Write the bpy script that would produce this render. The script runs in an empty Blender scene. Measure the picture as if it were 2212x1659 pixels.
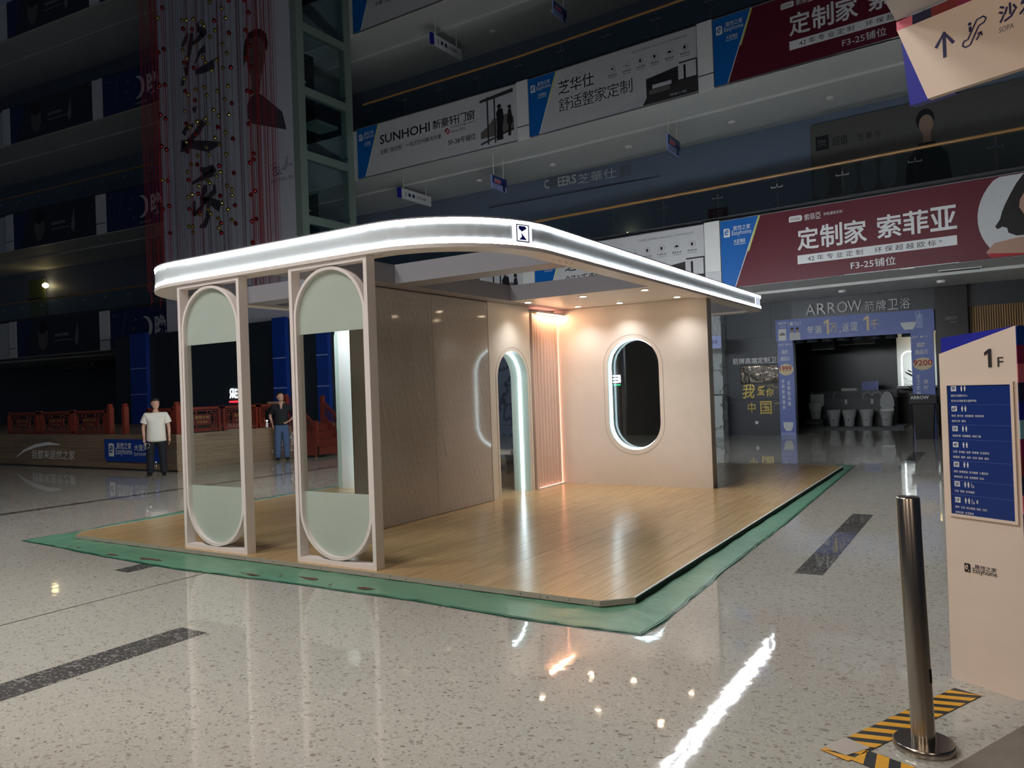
import bpy, bmesh, math, random
from mathutils import Vector, Matrix, noise
random.seed(7)
SC = bpy.context.scene
COL = SC.collection
R = math.radians

# ------------------------------------------------------------------ camera
F_PX, ROLL, PITCH, YAW, CAM_H = 1666.2, -0.0359, 0.00686, -0.5573, 1.66
fw = Vector((math.sin(YAW)*math.cos(PITCH), math.cos(YAW)*math.cos(PITCH), math.sin(PITCH)))
r0 = Vector((math.cos(YAW), -math.sin(YAW), 0)); u0 = r0.cross(fw)
rt = math.cos(ROLL)*r0 + math.sin(ROLL)*u0
up = -math.sin(ROLL)*r0 + math.cos(ROLL)*u0
cd = bpy.data.cameras.new('camera'); cam = bpy.data.objects.new('camera', cd); COL.objects.link(cam)
cd.sensor_width = 36; cd.lens = F_PX/2212*36; cd.clip_start = .05; cd.clip_end = 300
cam.matrix_world = Matrix(((rt.x, up.x, -fw.x, 0), (rt.y, up.y, -fw.y, 0), (rt.z, up.z, -fw.z, CAM_H), (0, 0, 0, 1)))
SC.camera = cam

# ------------------------------------------------------------------ world, exposure
w = bpy.data.worlds.new('night'); SC.world = w; w.use_nodes = True
bg = w.node_tree.nodes['Background']; bg.inputs[0].default_value = (.55, .70, 1.0, 1); bg.inputs[1].default_value = .013
vs = SC.view_settings; vs.view_transform = 'Standard'; vs.look = 'None'; vs.exposure = 1.1; vs.gamma = 1
vs.use_curve_mapping = False
SC.cycles.max_bounces = 7; SC.cycles.diffuse_bounces = 3; SC.cycles.glossy_bounces = 4
SC.cycles.transparent_max_bounces = 12; SC.cycles.transmission_bounces = 4
SC.cycles.caustics_reflective = False; SC.cycles.caustics_refractive = False
SC.cycles.sample_clamp_indirect = 3.0

LED_E, DOWN_W, HALL_W, WARM_E, COVE_E, ATRIUM_W = 72.0, 16.0, 30.0, 34.0, 3.6, 180.0

def lamp(name, kind, loc, energy, color, **k):
    d = bpy.data.lights.new(name, kind); d.energy = energy; d.color = color
    for a, v in k.items():
        if a != 'rot': setattr(d, a, v)
    o = bpy.data.objects.new(name, d); COL.objects.link(o); o.location = loc
    if 'rot' in k: o.rotation_euler = k['rot']
    return o
# unseen warm hall lamps, added under the near ceiling to light the close signs
for x, y in ((-3.2, -.4), (-.6, -1.3), (2.2, -.2)):
    lamp('added_hall_light', 'POINT', (x, y, 2.85), HALL_W, (1.0, .80, .64), shadow_soft_size=.25)

# unseen atrium lamps, added high on the camera side to light the near floor
for x, y in ((-9.0, .6), (-5.2, -1.2)):
    lamp('added_atrium_light', 'AREA', (x, y, 9.0), ATRIUM_W, (1.0, .97, .93), shape='DISK', size=2.6)

# ------------------------------------------------------------------ materials
def lin(c):
    return tuple((v/255/12.92 if v/255 <= .04045 else ((v/255+.055)/1.055)**2.4) for v in c)
MATS = {}
def M(name, c, rough=.5, metal=0., emit=0., var=.05, scale=6., spec=.5, ec=None, bump=0., bscale=40., objvar=0., stretch=None):
    m = bpy.data.materials.new(name); m.use_nodes = True
    nt = m.node_tree; N = nt.nodes; L = nt.links; b = N['Principled BSDF']
    col = lin(c)
    tc = N.new('ShaderNodeTexCoord'); src = tc.outputs['Object']
    if stretch:
        mp = N.new('ShaderNodeMapping'); mp.inputs['Scale'].default_value = stretch; L.new(src, mp.inputs[0]); src = mp.outputs[0]
    nz = N.new('ShaderNodeTexNoise'); nz.inputs['Scale'].default_value = scale; nz.inputs['Detail'].default_value = 3; L.new(src, nz.inputs['Vector'])
    mx = N.new('ShaderNodeMix'); mx.data_type = 'RGBA'
    mx.inputs[6].default_value = (*[v*(1-var) for v in col], 1); mx.inputs[7].default_value = (*[min(1, v*(1+var)) for v in col], 1)
    L.new(nz.outputs[0], mx.inputs[0]); out = mx.outputs[2]
    if objvar:
        oi = N.new('ShaderNodeObjectInfo'); hs = N.new('ShaderNodeHueSaturation'); mr = N.new('ShaderNodeMapRange')
        mr.inputs[3].default_value = 1-objvar; mr.inputs[4].default_value = 1+objvar
        L.new(oi.outputs['Random'], mr.inputs[0]); L.new(mr.outputs[0], hs.inputs['Value']); L.new(out, hs.inputs['Color']); out = hs.outputs[0]
    L.new(out, b.inputs['Base Color'])
    b.inputs['Roughness'].default_value = rough; b.inputs['Metallic'].default_value = metal
    b.inputs['Specular IOR Level'].default_value = spec
    if emit:
        e = lin(ec) if ec else col
        b.inputs['Emission Color'].default_value = (*e, 1); b.inputs['Emission Strength'].default_value = emit
    if bump:
        n2 = N.new('ShaderNodeTexNoise'); n2.inputs['Scale'].default_value = bscale; L.new(src, n2.inputs['Vector'])
        bp = N.new('ShaderNodeBump'); bp.inputs['Strength'].default_value = bump; bp.inputs['Distance'].default_value = .01
        L.new(n2.outputs[0], bp.inputs['Height']); L.new(bp.outputs[0], b.inputs['Normal'])
    MATS[name] = m
    return m
def glassmat(name, tint, refl=.08, rough=.02):
    m = bpy.data.materials.new(name); m.use_nodes = True; nt = m.node_tree; N = nt.nodes; L = nt.links
    N.remove(N['Principled BSDF']); out = N['Material Output']
    t = N.new('ShaderNodeBsdfTransparent'); t.inputs[0].default_value = (*tint, 1)
    g = N.new('ShaderNodeBsdfGlossy'); g.inputs['Roughness'].default_value = rough; g.inputs[0].default_value = (.9, .95, .95, 1)
    lf = N.new('ShaderNodeLayerWeight'); lf.inputs[0].default_value = .5
    pw = N.new('ShaderNodeMath'); pw.operation = 'POWER'; pw.inputs[1].default_value = 4; L.new(lf.outputs['Facing'], pw.inputs[0])
    lw = N.new('ShaderNodeMath'); lw.operation = 'MULTIPLY_ADD'; lw.inputs[1].default_value = .8; lw.inputs[2].default_value = refl*.5; L.new(pw.outputs[0], lw.inputs[0])
    nz = N.new('ShaderNodeTexNoise'); nz.inputs['Scale'].default_value = 3
    mr = N.new('ShaderNodeMapRange'); mr.inputs[3].default_value = rough; mr.inputs[4].default_value = rough*1.6; L.new(nz.outputs[0], mr.inputs[0]); L.new(mr.outputs[0], g.inputs['Roughness'])
    mx = N.new('ShaderNodeMixShader'); L.new(lw.outputs[0], mx.inputs[0]); L.new(t.outputs[0], mx.inputs[1]); L.new(g.outputs[0], mx.inputs[2])
    L.new(mx.outputs[0], out.inputs[0]); MATS[name] = m
    return m
def frostmat(name, c):
    m = bpy.data.materials.new(name); m.use_nodes = True; nt = m.node_tree; N = nt.nodes; L = nt.links
    N.remove(N['Principled BSDF']); out = N['Material Output']; col = lin(c)
    nz = N.new('ShaderNodeTexNoise'); nz.inputs['Scale'].default_value = 2.5
    mc = N.new('ShaderNodeMix'); mc.data_type = 'RGBA'; mc.inputs[6].default_value = (*[v*.95 for v in col], 1); mc.inputs[7].default_value = (*[v*1.05 for v in col], 1); L.new(nz.outputs[0], mc.inputs[0])
    d = N.new('ShaderNodeBsdfDiffuse'); t = N.new('ShaderNodeBsdfTranslucent'); L.new(mc.outputs[2], d.inputs[0]); L.new(mc.outputs[2], t.inputs[0])
    a = N.new('ShaderNodeMixShader'); a.inputs[0].default_value = .45; L.new(d.outputs[0], a.inputs[1]); L.new(t.outputs[0], a.inputs[2])
    g = N.new('ShaderNodeBsdfGlossy'); g.inputs['Roughness'].default_value = .12
    b = N.new('ShaderNodeMixShader'); b.inputs[0].default_value = .05; L.new(a.outputs[0], b.inputs[1]); L.new(g.outputs[0], b.inputs[2])
    L.new(b.outputs[0], out.inputs[0]); MATS[name] = m
    return m
def terrazzo(name, base, chips, darkbase=False):
    m = bpy.data.materials.new(name); m.use_nodes = True; nt = m.node_tree; N = nt.nodes; L = nt.links; b = N['Principled BSDF']
    tc = N.new('ShaderNodeTexCoord')
    dis = N.new('ShaderNodeTexNoise'); dis.inputs['Scale'].default_value = 14; dis.inputs['Detail'].default_value = 2; L.new(tc.outputs['Object'], dis.inputs['Vector'])
    ad = N.new('ShaderNodeVectorMath'); ad.operation = 'MULTIPLY_ADD'; ad.inputs[1].default_value = (.06, .06, .06); L.new(dis.outputs['Color'], ad.inputs[0]); L.new(tc.outputs['Object'], ad.inputs[2])
    cur = None
    big = N.new('ShaderNodeTexNoise'); big.inputs['Scale'].default_value = .35; big.inputs['Detail'].default_value = 4; L.new(tc.outputs['Object'], big.inputs['Vector'])
    mb = N.new('ShaderNodeMix'); mb.data_type = 'RGBA'; mb.inputs[6].default_value = (*[v*.93 for v in lin(base)], 1); mb.inputs[7].default_value = (*[v*1.06 for v in lin(base)], 1); L.new(big.outputs[0], mb.inputs[0]); cur = mb.outputs[2]
    for i, (sc, frac, dist, c) in enumerate(chips):
        mp = N.new('ShaderNodeMapping'); mp.inputs['Location'].default_value = (i*7.3, i*3.1, 0); mp.inputs['Rotation'].default_value = (0, 0, i*.9); mp.inputs['Scale'].default_value = (1, 1.35, 1); L.new(ad.outputs[0], mp.inputs[0])
        v = N.new('ShaderNodeTexVoronoi'); v.voronoi_dimensions = '2D'; v.inputs['Scale'].default_value = sc; v.inputs['Randomness'].default_value = .95; L.new(mp.outputs[0], v.inputs['Vector'])
        sp = N.new('ShaderNodeSeparateColor'); L.new(v.outputs['Color'], sp.inputs[0])
        g1 = N.new('ShaderNodeMath'); g1.operation = 'GREATER_THAN'; g1.inputs[1].default_value = 1-frac; L.new(sp.outputs[0], g1.inputs[0])
        # chip radius varies from cell to cell
        rr = N.new('ShaderNodeMath'); rr.operation = 'MULTIPLY'; rr.inputs[1].default_value = dist; L.new(sp.outputs[1], rr.inputs[0])
        r2 = N.new('ShaderNodeMath'); r2.operation = 'ADD'; r2.inputs[1].default_value = dist*.35; L.new(rr.outputs[0], r2.inputs[0])
        g2 = N.new('ShaderNodeMath'); g2.operation = 'LESS_THAN'; L.new(v.outputs['Distance'], g2.inputs[0]); L.new(r2.outputs[0], g2.inputs[1])
        mu = N.new('ShaderNodeMath'); mu.operation = 'MULTIPLY'; L.new(g1.outputs[0], mu.inputs[0]); L.new(g2.outputs[0], mu.inputs[1])
        al = N.new('ShaderNodeMath'); al.operation = 'MULTIPLY'; L.new(mu.outputs[0], al.inputs[0])
        a2 = N.new('ShaderNodeMapRange'); a2.inputs[3].default_value = .35; a2.inputs[4].default_value = .95; L.new(sp.outputs[2], a2.inputs[0]); L.new(a2.outputs[0], al.inputs[1])
        mx = N.new('ShaderNodeMix'); mx.data_type = 'RGBA'; mx.inputs[7].default_value = (*lin(c), 1); L.new(al.outputs[0], mx.inputs[0]); L.new(cur, mx.inputs[6]); cur = mx.outputs[2]
    L.new(cur, b.inputs['Base Color'])
    b.inputs['Roughness'].default_value = .07; b.inputs['Specular IOR Level'].default_value = .55
    # a gentle polish waviness that breaks up the mirror image
    wv = N.new('ShaderNodeTexNoise'); wv.inputs['Scale'].default_value = 5.0; wv.inputs['Detail'].default_value = 2; L.new(tc.outputs['Object'], wv.inputs['Vector'])
    bp = N.new('ShaderNodeBump'); bp.inputs['Strength'].default_value = .035; bp.inputs['Distance'].default_value = .02; L.new(wv.outputs[0], bp.inputs['Height']); L.new(bp.outputs[0], b.inputs['Normal'])
    rn = N.new('ShaderNodeMapRange'); rn.inputs[3].default_value = .02; rn.inputs[4].default_value = .055; L.new(big.outputs[0], rn.inputs[0]); L.new(rn.outputs[0], b.inputs['Roughness'])
    MATS[name] = m
    return m
def woodmat(name, c1, c2, rough=.28, axis='Y', objvar=.12, sc=1.0, coat=.0):
    m = bpy.data.materials.new(name); m.use_nodes = True; nt = m.node_tree; N = nt.nodes; L = nt.links; b = N['Principled BSDF']
    tc = N.new('ShaderNodeTexCoord'); oi = N.new('ShaderNodeObjectInfo')
    mp = N.new('ShaderNodeMapping'); s = {'X': (.7, 16, 16), 'Y': (16, .7, 16), 'Z': (16, 16, .7)}[axis]; mp.inputs['Scale'].default_value = tuple(v*sc for v in s)
    off = N.new('ShaderNodeVectorMath'); off.operation = 'SCALE'; cv = N.new('ShaderNodeCombineXYZ'); L.new(oi.outputs['Random'], cv.inputs[0]); L.new(oi.outputs['Random'], cv.inputs[1]); off.inputs['Scale'].default_value = 37; L.new(cv.outputs[0], off.inputs[0])
    ad = N.new('ShaderNodeVectorMath'); L.new(tc.outputs['Object'], ad.inputs[0]); L.new(off.outputs[0], ad.inputs[1]); L.new(ad.outputs[0], mp.inputs[0])
    nz = N.new('ShaderNodeTexNoise'); nz.inputs['Scale'].default_value = 1.6; nz.inputs['Detail'].default_value = 5; nz.inputs['Roughness'].default_value = .6; L.new(mp.outputs[0], nz.inputs['Vector'])
    mr = N.new('ShaderNodeMapRange'); mr.inputs[1].default_value = .3; mr.inputs[2].default_value = .7; L.new(nz.outputs[0], mr.inputs[0])
    mx = N.new('ShaderNodeMix'); mx.data_type = 'RGBA'; mx.inputs[6].default_value = (*lin(c1), 1); mx.inputs[7].default_value = (*lin(c2), 1); L.new(mr.outputs[0], mx.inputs[0])
    hs = N.new('ShaderNodeHueSaturation'); m2 = N.new('ShaderNodeMapRange'); m2.inputs[3].default_value = 1-objvar; m2.inputs[4].default_value = 1+objvar
    L.new(oi.outputs['Random'], m2.inputs[0]); L.new(m2.outputs[0], hs.inputs['Value']); L.new(mx.outputs[2], hs.inputs['Color']); L.new(hs.outputs[0], b.inputs['Base Color'])
    b.inputs['Roughness'].default_value = rough; MATS[name] = m
    return m
def stonemat(name, c, vein, rough=.15, sc=1.2, width=.05):
    m = bpy.data.materials.new(name); m.use_nodes = True; nt = m.node_tree; N = nt.nodes; L = nt.links; b = N['Principled BSDF']
    tc = N.new('ShaderNodeTexCoord'); n0 = N.new('ShaderNodeTexNoise'); n0.inputs['Scale'].default_value = sc; n0.inputs['Detail'].default_value = 6; L.new(tc.outputs['Object'], n0.inputs['Vector'])
    su = N.new('ShaderNodeMath'); su.operation = 'SUBTRACT'; su.inputs[1].default_value = .5; L.new(n0.outputs[0], su.inputs[0])
    ab = N.new('ShaderNodeMath'); ab.operation = 'ABSOLUTE'; L.new(su.outputs[0], ab.inputs[0])
    mr = N.new('ShaderNodeMapRange'); mr.inputs[1].default_value = 0; mr.inputs[2].default_value = width; mr.inputs[3].default_value = 1; mr.inputs[4].default_value = 0; L.new(ab.outputs[0], mr.inputs[0])
    mx = N.new('ShaderNodeMix'); mx.data_type = 'RGBA'; mx.inputs[6].default_value = (*lin(c), 1); mx.inputs[7].default_value = (*lin(vein), 1); L.new(mr.outputs[0], mx.inputs[0]); L.new(mx.outputs[2], b.inputs['Base Color'])
    b.inputs['Roughness'].default_value = rough; MATS[name] = m
    return m
def filmmat(name, c, dash):
    """taupe stone sheet still under its protective film: short slanted printed dashes all over"""
    m = bpy.data.materials.new(name); m.use_nodes = True; nt = m.node_tree; N = nt.nodes; L = nt.links; b = N['Principled BSDF']
    tc = N.new('ShaderNodeTexCoord'); sp = N.new('ShaderNodeSeparateXYZ'); L.new(tc.outputs['Object'], sp.inputs[0])
    def mth(op, a, bb=None, c_=None):
        n = N.new('ShaderNodeMath'); n.operation = op
        for i, v in enumerate((a, bb, c_)):
            if v is None: continue
            if isinstance(v, (int, float)): n.inputs[i].default_value = v
            else: L.new(v, n.inputs[i])
        return n.outputs[0]
    # slanted coordinate, repeated in rows that are shifted against each other
    row = mth('MULTIPLY', sp.outputs[2], 9.0); rf = mth('FLOOR', row); rfr = mth('FRACT', row)
    sh = mth('MULTIPLY', mth('FRACT', mth('MULTIPLY', rf, .37)), 1.0)
    cx = mth('ADD', mth('MULTIPLY', sp.outputs[1], 9.5), mth('MULTIPLY', rfr, .42)); cx = mth('FRACT', mth('ADD', cx, sh))
    d1 = mth('LESS_THAN', mth('ABSOLUTE', mth('SUBTRACT', cx, .5)), .055); d2 = mth('LESS_THAN', rfr, .58)
    mask = mth('MULTIPLY', d1, d2); mask = mth('MULTIPLY', mask, .3)
    nz = N.new('ShaderNodeTexNoise'); nz.inputs['Scale'].default_value = 2; L.new(tc.outputs['Object'], nz.inputs['Vector'])
    mv = N.new('ShaderNodeMix'); mv.data_type = 'RGBA'; mv.inputs[6].default_value = (*[v*.92 for v in lin(c)], 1); mv.inputs[7].default_value = (*[v*1.08 for v in lin(c)], 1); L.new(nz.outputs[0], mv.inputs[0])
    mx = N.new('ShaderNodeMix'); mx.data_type = 'RGBA'; mx.inputs[7].default_value = (*lin(dash), 1); L.new(mask, mx.inputs[0]); L.new(mv.outputs[2], mx.inputs[6]); L.new(mx.outputs[2], b.inputs['Base Color'])
    b.inputs['Roughness'].default_value = .07; b.inputs['Specular IOR Level'].default_value = .55
    n2 = N.new('ShaderNodeTexNoise'); n2.inputs['Scale'].default_value = 3.5; L.new(tc.outputs['Object'], n2.inputs['Vector'])
    bp = N.new('ShaderNodeBump'); bp.inputs['Strength'].default_value = .018; bp.inputs['Distance'].default_value = .02; L.new(n2.outputs[0], bp.inputs['Height']); L.new(bp.outputs[0], b.inputs['Normal'])
    MATS[name] = m
    return m

terrazzo('terrazzo', (180, 175, 164), [(46, .34, .30, (150, 144, 134)), (30, .22, .32, (134, 127, 118)), (70, .40, .34, (200, 196, 186)), (21, .10, .30, (140, 130, 120)), (38, .06, .26, (84, 79, 74))])
terrazzo('terrazzo_dark', (84, 82, 80), [(34, .45, .38, (156, 152, 145)), (60, .40, .38, (124, 121, 116))])
M('joint', (60, 56, 50), .5)
M('taupe_floor', (120, 110, 98), .4, var=.12, scale=30)
woodmat('oak_plank', (180, 148, 102), (208, 178, 132), .21, 'Y', .05)
woodmat('stage_wood_side', (122, 102, 82), (156, 134, 110), .4, 'Y', .14)
woodmat('stage_wood', (118, 98, 78), (150, 128, 104), .4, 'X', .14)
M('ply_edge', (176, 164, 152), .6, var=.08)
M('black_edge', (34, 34, 34), .5)
M('white_trim', (225, 225, 220), .4)
M('tarp', (104, 152, 124), .3, var=.22, scale=3.0, bump=1.0, bscale=5)
M('tarp_hem', (24, 78, 58), .4)
M('dirt', (96, 62, 52), .8)
M('pink_white', (240, 230, 226), .45)
M('cream_wall', (232, 226, 216), .42)
M('peach_wall', (236, 228, 221), .38)
M('wall_edge', (168, 162, 158), .5)
M('white_paint', (228, 228, 226), .45)
M('mint_white', (190, 206, 199), .4)
M('flute', (236, 208, 196), .32)
M('roof_grey', (158, 156, 164), .5)
M('fascia', (214, 222, 226), .25)
M('led', (255, 255, 255), .4, emit=LED_E, ec=(244, 250, 255), var=0)
M('cove_led', (255, 255, 255), .4, emit=COVE_E, ec=(226, 245, 255), var=0)
M('warm_led', (255, 220, 180), .4, emit=WARM_E, ec=(255, 196, 150), var=0)
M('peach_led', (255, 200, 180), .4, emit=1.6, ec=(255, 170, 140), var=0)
M('downlight', (255, 240, 220), .4, emit=14, ec=(255, 226, 190), var=0)
M('gold', (196, 160, 84), .25, metal=1)
M('steel', (178, 170, 160), .22, metal=1, var=.05, scale=30, stretch=(30, 30, 1))
M('chrome', (200, 204, 208), .15, metal=1)
frostmat('frosted', (226, 236, 228))
glassmat('clear_glass', (.93, .96, .95))
glassmat('rail_glass', (.80, .88, .90), .03)
filmmat('film_stone', (192, 186, 180), (104, 96, 90))
M('film_crease', (216, 214, 210), .15)
M('taupe', (128, 116, 104), .2)
M('conc_white', (200, 202, 204), .6)
M('soffit_white', (206, 208, 206), .6)
M('slab_dark', (60, 62, 66), .6)
M('shop_dark', (66, 70, 78), .45)
M('shop_panel', (58, 62, 68), .3)
M('shop_black', (24, 25, 28), .3)
M('back_dark', (40, 44, 54), .5)
M('gallery_wall', (122, 132, 152), .5)
M('blue_brand', (0, 96, 176), .45)
M('blue_sign', (8, 60, 150), .4)
M('moon_blue', (12, 38, 92), .45)
M('blue_deep', (16, 24, 150), .4)
M('blue_screen', (22, 50, 122), .25)
M('blue_col', (14, 54, 140), .35)
M('lime', (198, 210, 120), .5)
M('maroon', (92, 18, 36), .45)
M('banner_grey', (198, 198, 200), .5)
M('print_white', (224, 226, 226), .5)
M('print_black', (22, 22, 26), .5)
M('print_grey', (120, 120, 124), .5)
M('print_navy', (24, 28, 84), .5)
M('print_red', (170, 30, 40), .5)
M('print_gold', (190, 168, 96), .35, metal=.6)
M('cream_gold', (226, 206, 168), .5)
M('periwinkle', (112, 128, 196), .45)
M('peri_light', (150, 164, 214), .45)
M('skin_print', (176, 140, 122), .6)
M('hair_print', (30, 24, 26), .6)
M('photo_mid', (104, 98, 94), .5)
M('photo_dark', (52, 50, 50), .5)
M('photo_sky', (190, 192, 198), .5)
M('handrail', (176, 132, 76), .4)
M('elev_frame', (124, 142, 132), .45)
M('elev_dark', (26, 32, 38), .15)
M('poster', (198, 200, 212), .6)
M('ink', (66, 64, 74), .6)
M('red_string', (150, 34, 42), .6)
M('dark_string', (60, 30, 36), .6)
M('ball_gold', (206, 190, 110), .16, metal=1)
M('ball_red', (176, 60, 56), .16, metal=1)
M('red_wood', (118, 44, 28), .35, var=.15)
M('dark_red', (96, 30, 20), .4)
M('brass', (190, 150, 70), .3, metal=1)
M('backdrop', (34, 40, 46), .3)
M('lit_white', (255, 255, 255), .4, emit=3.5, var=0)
M('reflect_red', (255, 30, 40), .4, emit=3.0, var=0)
M('reflect_green', (40, 200, 110), .4, emit=2.0, var=0)
M('lit_warm', (255, 226, 160), .4, emit=3, var=0)
M('dim_green_room', (120, 132, 84), .7)
M('sign_cream', (226, 206, 190), .5)
M('pink', (216, 110, 130), .5)
M('magenta', (134, 24, 74), .5)
M('navy', (26, 24, 66), .5)
M('brick_red', (120, 32, 36), .5)
M('light_blue', (140, 196, 214), .5)
M('hazard_yellow', (222, 160, 28), .45, var=.12, scale=12)
M('hazard_black', (32, 32, 34), .45)
M('ceramic', (196, 200, 202), .15)
stonemat('marble_dark', (70, 72, 76), (150, 150, 150), .2, 1.1, .02)
stonemat('marble_white', (196, 204, 204), (120, 126, 128), .15, .9, .018)
stonemat('marble_blue', (110, 122, 142), (60, 66, 80), .3, 1.0, .04)
woodmat('slat_wood', (166, 126, 76), (188, 148, 96), .5, 'Z', .1)
M('leaf', (38, 62, 36), .5, var=.3)
M('crumple', (150, 138, 128), .12, metal=1, bump=.8, bscale=5)
M('skin', (196, 152, 130), .55)
M('hair', (18, 16, 18), .5)
M('tee_white', (222, 218, 206), .8, bump=.15, bscale=14)
M('shirt_black', (16, 18, 24), .8)
M('pants_black', (16, 18, 28), .8)
M('jeans', (74, 96, 130), .85, var=.15, scale=10)
M('shoe', (18, 18, 20), .5)
M('lip', (150, 90, 84), .6)
M('bottle', (190, 205, 205), .08)

# ------------------------------------------------------------------ mesh building
class MB:
    def __init__(s): s.v = []; s.f = []
    def add(s, vs, fs):
        o = len(s.v); s.v += [tuple(p) for p in vs]; s.f += [tuple(i+o for i in f) for f in fs]; return s
    def box(s, x0, y0, z0, x1, y1, z1):
        x0, x1 = min(x0, x1), max(x0, x1); y0, y1 = min(y0, y1), max(y0, y1); z0, z1 = min(z0, z1), max(z0, z1)
        return s.add([(x0, y0, z0), (x1, y0, z0), (x1, y1, z0), (x0, y1, z0), (x0, y0, z1), (x1, y0, z1), (x1, y1, z1), (x0, y1, z1)],
                     [(0, 3, 2, 1), (4, 5, 6, 7), (0, 1, 5, 4), (1, 2, 6, 5), (2, 3, 7, 6), (3, 0, 4, 7)])
    def bar(s, a, b, w, h=None, upv=(0, 0, 1)):
        a = Vector(a); b = Vector(b); h = h or w; d = (b-a).normalized(); upv = Vector(upv)
        if abs(d.dot(upv)) > .99: upv = Vector((0, 1, 0))
        x = d.cross(upv).normalized(); y = x.cross(d).normalized(); pts = []
        for p in (a, b):
            for sx, sy in ((-1, -1), (1, -1), (1, 1), (-1, 1)): pts.append(p+x*sx*w/2+y*sy*h/2)
        return s.add(pts, [(0, 1, 2, 3), (7, 6, 5, 4), (0, 4, 5, 1), (1, 5, 6, 2), (2, 6, 7, 3), (3, 7, 4, 0)])
    def tube(s, pts, r, n=6, closed=False):
        pts = [Vector(p) for p in pts]; m = len(pts); vs = []; fs = []
        rad = r if isinstance(r, (list, tuple)) else [r]*m
        for i, p in enumerate(pts):
            a = pts[(i-1) % m] if (i or closed) else p; b = pts[(i+1) % m] if (i < m-1 or closed) else p
            d = (b-a).normalized(); u = Vector((0, 0, 1)) if abs(d.z) < .9 else Vector((1, 0, 0)); x = d.cross(u).normalized(); y = x.cross(d)
            for k in range(n): t = 2*math.pi*k/n; vs.append(p+(x*math.cos(t)+y*math.sin(t))*rad[i])
        for i in range(m if closed else m-1):
            j = (i+1) % m
            for k in range(n): fs.append((i*n+k, i*n+(k+1) % n, j*n+(k+1) % n, j*n+k))
        if not closed: fs += [tuple(reversed(range(n))), tuple(range((m-1)*n, m*n))]
        return s.add(vs, fs)
    def lathe(s, c, prof, n=20, sx=1, sy=1):
        vs = []; fs = []; m = len(prof)
        for r, z in prof:
            for k in range(n): t = 2*math.pi*k/n; vs.append((c[0]+r*sx*math.cos(t), c[1]+r*sy*math.sin(t), c[2]+z))
        for i in range(m-1):
            for k in range(n): fs.append((i*n+k, i*n+(k+1) % n, (i+1)*n+(k+1) % n, (i+1)*n+k))
        fs += [tuple(reversed(range(n))), tuple(range((m-1)*n, m*n))]
        return s.add(vs, fs)
    def prism(s, poly, fa, fb):
        """poly of 2D points; fa, fb map (u, v) to the two 3D end faces"""
        n = len(poly); return s.add([fa(*p) for p in poly]+[fb(*p) for p in poly], [tuple(range(n)), tuple(reversed(range(n, 2*n)))]+[(i, i+n, (i+1) % n+n, (i+1) % n) for i in range(n)])
    def slab(s, poly, z0, z1): return s.prism(poly, lambda x, y: (x, y, z1), lambda x, y: (x, y, z0))
    def ring(s, path, prof):
        """sweep closed profile [(outward, z)] along a closed plan path [(x, y, nx, ny)]"""
        n = len(path); m = len(prof); vs = []; fs = []
        for x, y, nx, ny in path:
            for o, z in prof: vs.append((x+nx*o, y+ny*o, z))
        for i in range(n):
            j = (i+1) % n
            for k in range(m): fs.append((i*m+k, j*m+k, j*m+(k+1) % m, i*m+(k+1) % m))
        return s.add(vs, fs)
    def build(s, name, mat, parent=None, smooth=False, fix=True):
        me = bpy.data.meshes.new(name); o = bpy.data.objects.new(name, me); COL.objects.link(o)
        if parent is not None:
            inv = XF[parent.name].inverted(); vs = [inv @ Vector(p) for p in s.v]; o.parent = parent; XF[o.name] = XF[parent.name]
        else:
            xs, ys, zs = zip(*s.v); c = Vector(((min(xs)+max(xs))/2, (min(ys)+max(ys))/2, min(zs))); vs = [Vector(p)-c for p in s.v]; o.location = c; XF[o.name] = Matrix.Translation(c)
        me.from_pydata([tuple(p) for p in vs], [], s.f)
        if fix:
            bm = bmesh.new(); bm.from_mesh(me); bmesh.ops.recalc_face_normals(bm, faces=bm.faces); bm.to_mesh(me); bm.free()
        if smooth:
            for p in me.polygons: p.use_smooth = True
            if smooth != 'all':
                try: me.set_sharp_from_angle(angle=R(40))
                except Exception: pass
        me.materials.append(MATS[mat]); me.update()
        return o
XF = {}
def tag(o, label=None, cat=None, group=None, kind=None):
    for k, v in (('label', label), ('category', cat), ('group', group), ('kind', kind)):
        if v: o[k] = v
    return o
def thing(name, loc, label, cat, group=None, rz=0, kind=None):
    o = bpy.data.objects.new(name, None); COL.objects.link(o); o.location = loc; o.rotation_euler = (0, 0, rz); o.empty_display_size = .1
    XF[o.name] = Matrix.Translation(Vector(loc)) @ Matrix.Rotation(rz, 4, 'Z')
    return tag(o, label, cat, group, kind)
def struct(name, mb, mat, parent=None, **k):
    o = mb.build(name, mat, parent, **k)
    if parent is None: o['kind'] = 'structure'
    return o
def copy_tree(o, parent=None, off=(0, 0, 0)):
    c = o.copy(); COL.objects.link(c); c.parent = parent
    if parent is None: c.location = Vector(o.location)+Vector(off)
    XF[c.name] = (Matrix.Translation(Vector(off)) @ XF[o.name]) if parent is None else XF[parent.name]
    for ch in o.children: copy_tree(ch, c)
    return c
def arc(cx, cy, r, a0, a1, n): return [(cx+r*math.cos(R(a0+(a1-a0)*i/n)), cy+r*math.sin(R(a0+(a1-a0)*i/n))) for i in range(n+1)]
def stadium(cx, z0, z1, r, n=14): return arc(cx, z1-r, r, 0, 180, n)+arc(cx, z0+r, r, 180, 360, n)
def archpts(cx, z0, z1, r, n=16): return [(cx+r, z0)]+arc(cx, z1-r, r, 0, 180, n)+[(cx-r, z0)]

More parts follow.
